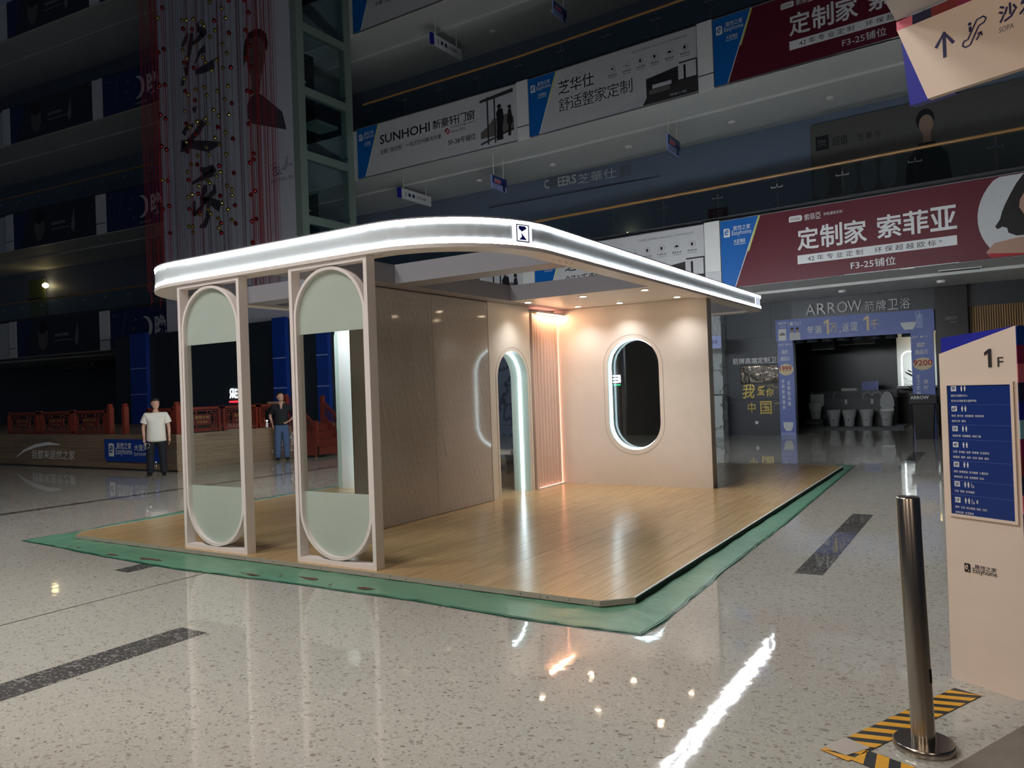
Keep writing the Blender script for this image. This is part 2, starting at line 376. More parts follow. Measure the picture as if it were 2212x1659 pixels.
TEXTS = []
class PL:
    """a vertical plane to print on: u to the viewer's right, v up, d out of the plane"""
    def __init__(s, o, U): s.o = Vector(o); s.U = Vector((U[0], U[1], 0)).normalized(); s.V = Vector((0, 0, 1)); s.N = s.U.cross(s.V)
    def p(s, u, v, d=0): return s.o+s.U*u+s.V*v+s.N*d
    def poly(s, pts, mat, parent, name='print', d0=.0, d1=.006, smooth=False):
        return MB().prism(pts, lambda u, v: s.p(u, v, d1), lambda u, v: s.p(u, v, d0)).build(name, mat, parent, smooth=smooth)
    def rect(s, u0, v0, u1, v1, mat, parent, name='print', d0=.0, d1=.006): return s.poly([(u0, v0), (u1, v0), (u1, v1), (u0, v1)], mat, parent, name, d0, d1)
    def disc(s, u, v, r, mat, parent, name='print', d0=0., d1=.007, n=20, ry=None): return s.poly([(u+r*math.cos(2*math.pi*k/n), v+(ry or r)*math.sin(2*math.pi*k/n)) for k in range(n)], mat, parent, name, d0, d1)
    def stroke(s, pts, wd, mat, parent, name='print', d=.006):
        """flat brush stroke of changing width"""
        m = len(pts); L_ = []; R_ = []
        for i, (u, v) in enumerate(pts):
            a = pts[max(0, i-1)]; b = pts[min(m-1, i+1)]; dx, dy = b[0]-a[0], b[1]-a[1]; l = math.hypot(dx, dy) or 1
            h = (wd[i] if isinstance(wd, (list, tuple)) else wd)/2; L_.append((u-dy/l*h, v+dx/l*h)); R_.append((u+dy/l*h, v-dx/l*h))
        mb = MB(); vs = [s.p(*q, d) for q in L_]+[s.p(*q, d) for q in R_]; mb.add(vs, [(i, i+1, m+i+1, m+i) for i in range(m-1)])
        return mb.build(name, mat, parent, fix=False)
    def one(s, u0, v0, u1, v1, mat, parent, d=.008):
        w, h = u1-u0, v1-v0; return s.poly([(u0+w*q, v0+h*r_) for q, r_ in ((.55, 0), (1, 0), (1, 1), (.68, 1), (.0, .82), (.0, .66), (.55, .80))], mat, parent, 'lettering', d-.004, d)
    def text(s, body, u0, v0, u1, v1, mat, parent, bold=0., d=.008, name='lettering', shear=0., th=0., keep=False, space=1.0):
        TEXTS.append((s, body, u0, v0, u1, v1, mat, parent, bold, d, name, shear, th, keep, space))
    def chars(s, body, u0, v0, u1, v1, mat, parent, bold=0., d=.008, gap=.06):
        n = len(body); w = (u1-u0)/(n+(n-1)*gap)
        for i, ch in enumerate(body): s.text(ch, u0+i*w*(1+gap), v0, u0+i*w*(1+gap)+w, v1, mat, parent, bold, d, name='character')
ORD = ('first', 'second', 'third', 'fourth', 'fifth', 'sixth', 'seventh', 'eighth', 'ninth', 'tenth', 'eleventh', 'twelfth', 'thirteenth', 'fourteenth', 'fifteenth', 'sixteenth', 'seventeenth', 'eighteenth', 'nineteenth', 'twentieth')
def ordinal(i): return ORD[i] if i < 20 else ('twenty ' if i < 30 else 'thirty ' if i < 40 else 'forty ')+(ORD+('',))[(i % 10) if i % 10 != 9 else 9] if i < 50 else 'lower'
def flush_texts():
    tmp = []
    for t in TEXTS:
        c = bpy.data.curves.new('t', 'FONT'); c.body = t[1]; c.resolution_u = 2; c.offset = t[8]; c.shear = t[11]; c.space_character = t[14]; c.align_x = 'CENTER'
        o = bpy.data.objects.new('t', c); COL.objects.link(o); tmp.append(o)
    dg = bpy.context.evaluated_depsgraph_get()
    for t, o in zip(TEXTS, tmp):
        s, body, u0, v0, u1, v1, mat, parent, bold, d, name, shear, th, keep, space = t
        me = bpy.data.meshes.new_from_object(o.evaluated_get(dg)); me.name = name
        if len(me.vertices):
            xs = [v.co.x for v in me.vertices]; ys = [v.co.y for v in me.vertices]; x0, x1, y0, y1 = min(xs), max(xs), min(ys), max(ys)
            inv = XF[parent.name].inverted() if parent is not None else Matrix()
            kx = (u1-u0)/max(x1-x0, 1e-6); ky = (v1-v0)/max(y1-y0, 1e-6)
            if th:
                bm = bmesh.new(); bm.from_mesh(me); g = bmesh.ops.extrude_face_region(bm, geom=bm.faces[:])
                for e in g['geom']:
                    if isinstance(e, bmesh.types.BMVert): e.co.z = 1
                bm.to_mesh(me); bm.free()
            for v in me.vertices: v.co = inv @ s.p(u0+(v.co.x-x0)*kx, v0+(v.co.y-y0)*ky, d+v.co.z*th)
            me.materials.clear(); me.materials.append(MATS[mat])
            q = bpy.data.objects.new(name, me); COL.objects.link(q); q.parent = parent
        c = o.data; bpy.data.objects.remove(o); bpy.data.curves.remove(c)
    TEXTS.clear()

# ================================================================== SETTING
# floor of pale terrazzo with dark inlaid strips and thin joints
floor = struct('floor', MB().box(-60, -12, -.3, 16, 34, 0), 'terrazzo')
def inlay(x0, y0, x1, y1, mat='terrazzo_dark', name='inlay_strip'):
    return MB().box(x0, y0, .0, x1, y1, .0012).build(name, mat, floor)
for y0, y1 in ((-1.5, 1.75), (6.87, 10.12), (15.3, 18.7)): inlay(-1.5, y0, -1.27, y1)
for y0, y1 in ((-.2, 3.5),): inlay(-5.12, y0, -4.82, y1)
for y0, y1 in ((4.4, 8.0),): inlay(-7.5, y0, -7.25, y1)
for y0, y1 in ((12.2, 15.5),): inlay(-12.2, y0, -11.95, y1)
for x in (-6.48, .3): inlay(x-.008, -6, x+.008, 23.6, 'joint', 'joint_line')
inlay(-13.22, -6, -13.02, 19, 'terrazzo_dark', 'inlay_strip')
for y in (17.3, 1.2): inlay(-40, y-.006, 6, y+.006, 'joint', 'joint_line')
struct('floor_corridor', MB().slab([(-.197, 3.735), (.068, 4.315), (1.2, 6.8), (9, 6.8), (9, -8), (-1.2, -8), (-1.2, 1.55)], -.02, .0022), 'taupe_floor')

# ---- curved atrium front: four storeys of balconies
FPTS = [(-60, 17.0), (-40, 18.85), (-30, 19.75), (-20, 20.15), (-12, 20.05), (-6.2, 19.64), (-1.5, 19.2), (5, 18.75), (12, 18.2)]
def FY(x):
    for (a, ya), (b, yb) in zip(FPTS, FPTS[1:]):
        if x <= b: return ya+(yb-ya)*(x-a)/(b-a)
    return FPTS[-1][1]
ZK = [4.03, 9.18, 14.26, 19.34]
FX = [-60, -50, -40, -35, -30, -25, -20, -16, -12, -9, -6.2, -3.8, -1.5, 2, 5, 10]
BACK = 3.75
def strip(mb, d0, z0, d1, z1, xs=FX):
    """a solid band along the curved front: from d0 to d1 behind it, z0 to z1"""
    n = len(xs); vs = []
    for x in xs: vs += [(x, FY(x)+d0, z0), (x, FY(x)+d1, z0), (x, FY(x)+d1, z1), (x, FY(x)+d0, z1)]
    fs = [(0, 1, 2, 3), tuple(range(4*n-1, 4*n-5, -1))]
    for i in range(n-1):
        for k in range(4): fs.append((4*i+k, 4*i+4+k, 4*i+4+(k+1) % 4, 4*i+(k+1) % 4))
    return mb.add(vs, fs)
for k, z in enumerate(ZK):
    s = struct('ceiling_balcony', strip(MB(), .02, z, BACK+6, z+1.55), 'soffit_white')
    strip(MB(), .0, z, .03, z+1.70).build('fascia_board', 'conc_white', s)
    strip(MB(), 1.55, z-.07, BACK+.3, z+.02).build('soffit_step', 'soffit_white', s)
    strip(MB(), -.03, z-.02, .06, z+.01).build('edge_trim', 'white_trim', s)
    strip(MB(), .10, z+1.68, .5, z+1.86).build('upstand', 'slab_dark', s)
    if k < 3: struct('wall_gallery', strip(MB(), BACK+.15, z+1.5, BACK+.4, ZK[k+1]+.1), 'gallery_wall')
# recessed white lamps and round vents in the soffits
for k, xs in ((0, (-3.3, -1.0, .8)), (1, (-15.2, -12.2, -9.4, -6.1, -3.4)), (2, (-14.4, -12.0))):
    for i, x in enumerate(xs):
        t = MB().lathe((x, FY(x)+2.6, ZK[k]-.13), [(.09, 0), (.11, .06)], 12).build('soffit_speaker', 'white_trim')
        tag(t, 'small white round fitting on the balcony underside, storey %s, %s from the shaft' % (('one', 'two', 'three')[k], ('first', 'second', 'third', 'fourth', 'fifth')[i]), 'ceiling fitting', 'round fittings under the balconies')
for i, (x, d, w_) in enumerate(((-.55, 1.2, .85), (1.3, 2.3, 1.0))):
    t = thing('air_grille', (x, FY(x)+d, 3.98), ('narrow grey air grille in the soffit over the bathroom shop', 'darker air grille in the soffit near the wooden slats')[i], 'air vent')
    zz = 4.012 if d < 1.5 else 3.942; MB().box(x-w_/2, FY(x)+d-.12, zz, x+w_/2, FY(x)+d+.12, zz+.02).build('frame', 'white_trim', t)
    for j in range(5): MB().box(x-w_/2+.03, FY(x)+d-.1+.045*j, zz-.01, x+w_/2-.03, FY(x)+d-.075+.045*j, zz+.001).build('slat', 'slab_dark', t)

# glass railings with timber handrail and steel clamps, bay by bay
def railing(k, x0, x1, label):
    z = ZK[k]+1.72; t = thing('glass_railing', ((x0+x1)/2, FY((x0+x1)/2)+.3, z), label, 'railing')
    xs = []; x = .22
    while x > x1: x -= 1.53
    while x > x0: xs.append(x); x -= 1.53
    xs = [x1]+xs+[x0]
    pts = [(x, FY(x)+.3, z+.97) for x in sorted(set(xs+[a for a in FX if x0 < a < x1]))]
    MB().tube(pts, .035, 8).build('handrail', 'handrail', t, smooth=True)
    for a, b in zip(xs, xs[1:]):
        MB().prism([(b+.02, z), (a-.02, z), (a-.02, z+.9), (b+.02, z+.9)], lambda u, v: (u, FY(u)+.294, v), lambda u, v: (u, FY(u)+.306, v)).build('glass_pane', 'rail_glass', t)
    for a in xs[1:-1]:
        m = MB(); y = FY(a)+.285; m.box(a-.14, y-.02, z+.66, a+.14, y, z+.685); m.box(a-.012, y-.02, z+.66, a+.012, y, z+.76)
        for s in (-1, 1): m.box(a+s*.13-.012, y-.035, z+.655, a+s*.13+.012, y, z+.71)
        m.build('clamp', 'chrome', t)
    return t
railing(0, -18.5, 4.5, 'glass railing with wood handrail above the lowest right hand banners')
railing(1, -18.5, 2.0, 'glass railing with wood handrail on the storey above, by the ceiling arrow sign')
railing(2, -18.5, -8.0, 'topmost glass railing with wood handrail above the banners')
railing(0, -44, -21.4, 'dark glass railing over the lowest moon banner')
railing(1, -44, -21.4, 'dark glass railing over the middle moon banner')

# ---- elevator shaft with the poster wall
TX, TY0, TY1 = -18.73, 17.65, 20.2
struct('wall_shaft', MB().box(-26.1, TY0+.02, 0, TX-.35, TY0+.25, 26), 'poster')
sh = thing('elevator_shaft', (TX, 18.9, 0), 'glass elevator shaft with pale green steel frame beside the poster wall', 'elevator shaft')
for y in (TY0+.12, TY1-.22): MB().box(TX-.28, y-.14, 0, TX, y+.16, 26).build('corner_post', 'elev_frame', sh)
for i in range(11):
    z = .98+2.11*i; MB().box(TX-.2, TY0+.2, z, TX-.01, TY1-.3, z+.27).build('cross_beam', 'elev_frame', sh)
    if i < 10: MB().box(TX-.06, TY0+.25, z+.27, TX-.045, TY1-.38, z+2.11).build('glass_pane', 'rail_glass', sh)
    m = MB()
    for yy in (TY0+.3, TY1-.42): m.box(TX-.04, yy-.03, z+.38, TX+.03, yy+.03, z+.44)
    m.build('glass_bolts', 'chrome', sh)
for yy in (18.25, 19.0): MB().box(TX-1.5, yy-.05, 0, TX-1.4, yy+.05, 26).build('guide_rail', 'elev_frame', sh)
MB().box(TX-2.4, TY0+.3, 0, TX-2.3, TY1+.4, 26).build('shaft_back', 'elev_dark', sh)
MB().box(TX-1.35, 18.9, 6.2, TX-.5, 19.9, 6.5).build('car_floor', 'elev_frame', sh)
MB().box(TX-1.35, 18.9, 11.0, TX-.5, 19.9, 11.1).build('car_roof', 'elev_frame', sh)
for z in (6.5, 8.6, 10.9): MB().box(TX-1.3, 18.9, z, TX-.5, 18.96, z+.08).build('car_rail', 'elev_frame', sh)
# poster: brush calligraphy, a portrait, a signature
pp = PL((0, TY0, 0), (1, 0)); po = thing('calligraphy_poster', (-22.4, TY0-.01, 5), 'tall grey poster with brush calligraphy, a portrait and a signature on the shaft wall', 'poster')
pp.rect(-26.0, 5.0, -19.03, 24, 'poster', po, 'sheet', -.012, .01)
def brush(pts, wd): pp.stroke(pts, wd, 'ink', po, 'brush_stroke', .016)
brush([(-23.68, 15.17), (-23.65, 14.94), (-23.36, 14.7), (-23.2, 14.71)], [0.1, 0.2, 0.32, 0.2])
brush([(-23.41, 14.71), (-23.67, 14.57), (-24.06, 14.48)], [0.25, 0.22, 0.1])
brush([(-24.25, 14.93), (-24.44, 14.72), (-24.61, 14.54)], [0.12, 0.25, 0.1])
brush([(-24.04, 14.91), (-24.1, 14.58), (-24.22, 14.23), (-24.31, 13.84), (-24.41, 13.45)], [0.2, 0.25, 0.22, 0.2, 0.08])
brush([(-23.31, 14.15), (-23.61, 14.09), (-23.92, 13.74)], [0.3, 0.2, 0.06])
brush([(-23.9, 13.44), (-23.47, 13.44), (-22.85, 13.47)], [0.2, 0.28, 0.36])
brush([(-24.53, 13.81), (-24.37, 13.45)], [0.1, 0.2])
brush([(-24.73, 13.29), (-24.54, 13.24)], [0.3, 0.25])
brush([(-24.03, 12.22), (-24.01, 12.0)], [0.3, 0.1])
brush([(-24.69, 11.36), (-24.55, 11.54), (-24.11, 11.58)], [0.3, 0.2, 0.15])
brush([(-23.53, 11.6), (-23.87, 11.32), (-24.29, 11.1), (-24.76, 10.96)], [0.3, 0.3, 0.24, 0.2])
brush([(-24.87, 10.97), (-24.2, 10.9), (-23.3, 10.65), (-22.69, 10.64)], [0.45, 0.3, 0.4, 0.12])
brush([(-23.84, 9.95), (-23.55, 9.81), (-23.1, 9.85)], [0.1, 0.3, 0.25])
brush([(-23.0, 9.84), (-23.16, 9.68), (-23.76, 9.6), (-24.3, 9.5)], [0.3, 0.28, 0.2, 0.1])
brush([(-23.56, 9.33), (-23.61, 9.12), (-23.85, 8.86)], [0.2, 0.3, 0.12])
brush([(-23.08, 9.26), (-23.04, 9.03), (-23.4, 8.86), (-23.85, 8.78)], [0.15, 0.25, 0.2, 0.2])
brush([(-23.85, 8.8), (-23.31, 8.71), (-22.77, 8.43)], [0.25, 0.25, 0.4])
brush([(-23.68, 8.69), (-23.87, 8.49), (-24.31, 8.35)], [0.15, 0.25, 0.12])
brush([(-23.46, 8.59), (-23.47, 8.18), (-23.65, 7.91), (-23.95, 7.88)], [0.2, 0.25, 0.25, 0.1])
brush([(-24.19, 8.86), (-24.26, 8.36)], [0.12, 0.22])
pp.poly([(-21.21, 11.22), (-21.19, 11.68), (-21.02, 11.88), (-20.79, 11.95), (-20.57, 11.9), (-20.28, 11.68), (-19.51, 11.05), (-19.33, 10.42), (-20.99, 10.97)], 'ink', po, 'portrait_coat', .006, .012)
pp.poly([(-20.98, 12.66), (-20.46, 12.48), (-20.53, 11.99), (-20.79, 11.9), (-20.97, 12.15)], 'photo_mid', po, 'portrait_neck', .008, .014)
pp.poly([(-21.09, 13.61), (-20.96, 13.83), (-20.62, 13.84), (-20.33, 13.66), (-20.23, 13.38), (-20.26, 12.94), (-20.39, 12.56), (-20.58, 12.36), (-20.81, 12.41), (-21.06, 12.73), (-21.17, 13.17)], 'photo_mid', po, 'portrait_face', .010, .016)
pp.poly([(-21.31, 13.0), (-21.31, 13.46), (-21.23, 13.8), (-21.03, 14.06), (-20.72, 14.11), (-20.39, 14.03), (-20.14, 13.79), (-20.08, 13.49), (-20.13, 13.18), (-20.23, 13.38), (-20.33, 13.66), (-20.62, 13.84), (-20.96, 13.83), (-21.09, 13.61), (-21.15, 13.27)], 'hair_print', po, 'portrait_hair', .012, .018)
for x in (-20.88, -20.5): pp.rect(x-.09, 13.18, x+.09, 13.22, 'hair_print', po, 'portrait_eye', .014, .019)
pp.rect(-20.82, 12.72, -20.56, 12.75, 'hair_print', po, 'portrait_mouth', .014, .019)
for pts in [[(-20.12, 9.37), (-19.92, 9.45), (-20.05, 9.09)], [(-20.08, 9.22), (-19.86, 9.3)], [(-19.86, 9.36), (-19.92, 9.1)], [(-19.83, 9.26), (-19.72, 9.28), (-19.81, 9.18), (-19.68, 9.15), (-19.88, 9.05)], [(-19.59, 9.13), (-19.52, 9.29), (-19.47, 9.12), (-19.34, 9.55), (-19.34, 9.2), (-19.19, 9.29), (-19.13, 9.21)], [(-20.01, 9.03), (-19.62, 9.05)]]: pp.stroke(pts, .03, 'print_navy', po, 'signature_stroke', .016)
pp.text('居然之家代言人  签名', -20.16, 8.78, -19.12, 8.92, 'ink', po, d=.014)

# ================================================================== BANNERS ON THE BALCONIES
def banner(k, x0, x1, label, h=1.70, base='banner_grey', h0=0):
    z = ZK[k]; t = thing('advertising_banner', ((x0+x1)/2, FY((x0+x1)/2)-.05, z), label, 'banner')
    pl = PL((x0, FY(x0)-.06, z), (x1-x0, FY(x1)-FY(x0))); pl.w = math.hypot(x1-x0, FY(x1)-FY(x0))
    pl.rect(0, h0, pl.w, h, base, t, 'panel', -.05, 0)
    m = MB()
    for a, b, c, d in ((0, h0-.02, pl.w, h0), (0, h, pl.w, h+.02)): m.prism([(a, b), (c, b), (c, d), (a, d)], lambda u, v: pl.p(u, v, .012), lambda u, v: pl.p(u, v, -.05))
    m.build('frame', 'print_grey', t)
    return t, pl
def badge(t, pl, h=1.7):
    pl.poly([(0, 0), (.33, 0), (.98, h), (0, h)], 'blue_brand', t, 'blue_wedge', 0, .006)
    pl.poly([(.98, h), (1.03, h), (.72, .86), (.69, .86)], 'lime', t, 'lime_stripe', 0, .01)
    pl.poly([(.33, 0), (.35, 0), (1.0, h), (.98, h)], 'print_white', t, 'thin_line', 0, .008)
    pl.poly([(.09, 1.28), (.25, 1.28), (.25, 1.46), (.22, 1.5), (.09, 1.5)], 'print_white', t, 'logo_tile', .004, .010)
    pl.text('e', .115, 1.33, .215, 1.47, 'blue_brand', t, .01, .013, shear=.3)
    pl.text('居然之家', .34, 1.42, .78, 1.54, 'print_white', t, .004, .012); pl.text('Easyhome', .30, 1.27, .80, 1.42, 'print_white', t, 0, .012)
    pl.text('大亚湾店', .34, 1.10, .64, 1.20, 'print_white', t, .01, .012); pl.rect(.34, 1.065, .64, 1.078, 'print_white', t, 'logo_rule', .004, .011)
ST = ('lowest', 'middle', 'top')
def sunhohi(k):
    t, pl = banner(k, -18.5, -11.95, 'grey window company banner with a couple on a terrace, %s of its stack' % ST[k]); badge(t, pl); B = 'print_black'
    pl.text('SUNHOHI', 1.05, .98, 3.22, 1.29, B, t, .012); pl.chars('新豪轩门窗', 3.34, .99, 5.02, 1.29, B, t, .006)
    pl.text('全屋门窗定制', 1.05, .63, 2.0, .79, B, t); pl.text('一站式空间解决方案', 2.18, .65, 3.68, .81, B, t)
    pl.disc(3.92, .83, .10, 'print_red', t, 'award_dot'); pl.stroke([(3.84, .78), (3.94, .86), (4.0, .9)], .03, 'banner_grey', t, 'award_line', .009); pl.stroke([(3.86, .73), (3.99, .83)], .03, 'banner_grey', t, 'award_line', .009)
    pl.text('reddot design award', 4.08, .87, 5.03, .97, B, t, -.004); pl.text('winner 2022', 4.08, .74, 4.62, .83, B, t, -.004)
    pl.text('5F-38号铺位', 3.95, .35, 5.03, .55, B, t, .006)
    a = .0; u0, u1 = 5.22, 6.45
    pl.rect(u0, .04, u1, 1.62, 'photo_sky', t, 'terrace_photo', 0, .006)
    pl.poly([(u0, .5), (u0+.25, .62), (u0+.5, .85), (u0+.7, .8), (u0+.95, .9), (u1, .75), (u1, .3), (u0, .3)], 'photo_mid', t, 'hills', .004, .009)
    pl.poly([(u0, .04), (u1, .04), (u1, .34), (u0, .16)], 'conc_white', t, 'terrace', .004, .010)
    pl.poly([(u0, .16), (u1, .42), (u1, .37), (u0, .10)], 'photo_dark', t, 'parapet', .006, .012)
    for uu in (.26, .52): pl.rect(u0+uu, .08, u0+uu+.05, 1.55, 'photo_dark', t, 'window_bar', .006, .013)
    pl.poly([(u0, 1.42), (u1, 1.5), (u1, 1.62), (u0, 1.5)], 'photo_dark', t, 'lintel', .006, .012)
    pl.poly([(u0+.6, .14), (u0+.64, .6), (u0+.6, .98), (u0+.68, 1.1), (u0+.84, 1.08), (u0+.88, .8), (u0+.82, .5), (u0+.84, .14)], 'print_black', t, 'man_print', .008, .015)
    pl.disc(u0+.72, 1.17, .07, 'hair_print', t, 'man_head_print', .008, .016)
    pl.poly([(u0+1.02, .2), (u0+1.04, .55), (u0+.98, .62), (u0+1.04, 1.0), (u0+1.14, 1.02), (u0+1.2, .6), (u0+1.13, .52), (u0+1.12, .2)], 'hair_print', t, 'woman_print', .008, .015)
    pl.disc(u0+1.09, 1.08, .06, 'hair_print', t, 'woman_head_print', .008, .016)
def zhs(k):
    t, pl = banner(k, -11.49, -6.21, 'grey furniture banner with six round icons and a dark room photo, %s of its stack' % ST[k]); badge(t, pl); B = 'print_black'
    pl.chars('芝华仕', 1.06, .98, 2.24, 1.37, B, t, .002); pl.chars('舒适整家定制', 1.05, .48, 3.43, .86, B, t, -.006)
    pl.text('空间美感  舒适家居  |  IDEAL SPACE COMFORTABLE LIFE', 3.45, 1.50, 5.02, 1.57, 'print_grey', t)
    nm = ('整装系统', '软装家具系统', '衣柜系统', '护墙系统', '智能系统', '厨电系统')
    for i, u in enumerate((2.84, 3.27, 3.69, 4.11, 4.54, 4.97)):
        pl.disc(u, 1.25, .092, 'print_grey', t, 'icon_ring', 0, .006); pl.disc(u, 1.25, .085, 'banner_grey', t, 'icon_disc', .003, .008)
        if i == 4:
            pl.poly([(u-.05, 1.22), (u+.05, 1.22), (u+.055, 1.25), (u+.02, 1.28), (u-.02, 1.275), (u-.05, 1.25)], B, t, 'icon', .005, .011)
        elif i == 1: pl.poly([(u-.04, 1.27), (u-.02, 1.24), (u+.05, 1.24), (u+.02, 1.22), (u-.02, 1.22)], B, t, 'icon', .005, .011)
        else: pl.rect(u-.03, 1.21 if i else 1.23, u+.03, 1.29 if i else 1.28, B, t, 'icon', .005, .011)
        pl.text(nm[i], u-.13, 1.06, u+.13, 1.12, B, t); pl.rect(u-.12, 1.02, u+.12, 1.03, 'print_grey', t, 'icon_rule', 0, .007)
    pl.poly([(2.5, .02), (3.75, .30), (3.75, .02)], 'photo_sky', t, 'rug_print', 0, .006)
    u0, u1 = 3.72, pl.w
    pl.poly([(u0, .02), (u1, .02), (u1, .9), (u1-.5, .9), (u1-.5, .82), (u0+.12, .70), (u0+.12, .2)], 'photo_dark', t, 'room_photo', 0, .007)
    for j in range(5): pl.rect(u0+.15, .40+.07*j, u0+1.02, .43+.07*j, 'print_black', t, 'shelf_print', .005, .011)
    pl.rect(u0+.3, .40, u0+.85, .50, 'banner_grey', t, 'bed_print', .006, .013); pl.rect(u0+.2, .26, u0+.8, .38, 'photo_mid', t, 'sofa_print', .006, .013)
    pl.rect(u0+1.05, .45, u1-.03, .86, 'banner_grey', t, 'curtain_print', .005, .010); pl.rect(u0+1.2, .4, u0+1.26, .8, 'print_black', t, 'lamp_print', .008, .013)
    pl.text('一楼中庭 31 号铺', u0+.75, .08, u0+1.25, .14, 'print_white', t)
def sofia(k):
    t, pl = banner(k, -5.76, 1.6, 'maroon wardrobe banner with big white characters, %s of its stack' % ST[k], base='maroon'); badge(t, pl); Wt = 'print_white'
    pl.poly([(1.72, 1.41), (2.0, 1.41), (2.03, 1.44), (2.03, 1.52), (2.0, 1.55), (1.75, 1.55), (1.72, 1.52)], Wt, t, 'logo_pill', 0, .006)
    pl.text('SOGAL', 1.76, 1.445, 1.99, 1.515, 'maroon', t, .0, .01); pl.chars('索菲亞', 2.08, 1.40, 2.46, 1.55, Wt, t); pl.text('衣柜|整家定制', 2.52, 1.44, 2.94, 1.52, Wt, t)
    pl.chars('定制家', 1.90, .70, 3.45, 1.24, Wt, t, .018); pl.chars('索菲亚', 3.66, .73, 5.24, 1.25, Wt, t, .018)
    pl.rect(1.89, .38, 5.23, .59, Wt, t, 'slogan_bar', 0, .006); pl.text('42 年 专 业 定 制     环 保 超 越 欧 标 *', 2.12, .42, 4.95, .55, 'print_black', t, 0, .01)
    pl.text('F3-25铺位', 3.08, .11, 4.02, .30, Wt, t, .004)
    cu, cv, r = 6.72, .86, 1.1
    pts = [(cu+r*math.cos(R(a)), cv+r*math.sin(R(a))) for a in range(40, 321, 8)]; pts = [(min(u, pl.w-.02), min(max(v, .02), 1.68)) for u, v in pts]
    pl.poly(pts, 'conc_white', t, 'portrait_disc', 0, .006)
    pl.poly([(6.45, 1.66), (6.33, 1.5), (6.22, 1.3), (6.12, 1.1), (6.06, .95), (6.02, .8), (5.93, .66), (5.97, .6), (6.06, .64), (6.14, .6), (6.16, .5), (6.3, .42), (7.3, .4), (7.34, 1.66)], 'hair_print', t, 'hair_print', .004, .010)
    pl.poly([(6.52, 1.4), (6.38, 1.15), (6.36, 1.0), (6.46, .8), (6.62, .66), (6.85, .75), (6.95, 1.1), (6.85, 1.45), (6.6, 1.55)], 'skin_print', t, 'face_print', .006, .012)
    pl.poly([(5.75, .14), (5.9, .32), (6.3, .38), (6.9, .4), (7.3, .3), (7.3, .02), (5.85, .02)], 'skin_print', t, 'shoulder_print', .004, .009)
    pl.poly([(5.78, .12), (6.4, .05), (7.3, .12), (7.3, .02), (5.85, .02)], 'print_red', t, 'dress_print', .006, .011)
for k in (0, 1): sunhohi(k); zhs(k); sofia(k)
sunhohi(2)
# white pilaster covers between the banners, with their dark joint
for k in (0, 1, 2):
    for i, (x0, x1) in enumerate(((-11.93, -11.51), (-6.19, -5.78))):
        if k == 2 and i: continue
        s = MB().prism([(x0, ZK[k]-.0), (x1, ZK[k]-.0), (x1, ZK[k]+1.74), (x0, ZK[k]+1.74)], lambda u, v: (u, FY(u)-.075, v), lambda u, v: (u, FY(u)+.02, v)).build('trim_%d' % (k*2+i+1), 'white_paint'); s['kind'] = 'structure'
        if k: MB().prism([(x0, ZK[k]+.36), (x1, ZK[k]+.36), (x1, ZK[k]+.385), (x0, ZK[k]+.385)], lambda u, v: (u, FY(u)-.078, v), lambda u, v: (u, FY(u)+.0, v)).build('joint', 'print_black', s)
t = thing('air_conditioner_grille', (-5.98, 19.5, 4.03), 'white louvred air conditioner grille between lowest icon banner and maroon banner', 'air vent')
MB().box(-6.18, 19.53, 4.05, -5.79, 19.6, 4.55).build('frame', 'white_paint', t)
for j in range(9): MB().box(-6.15, 19.50, 4.1+.045*j, -5.82, 19.53, 4.125+.045*j).build('slat', 'conc_white', t)

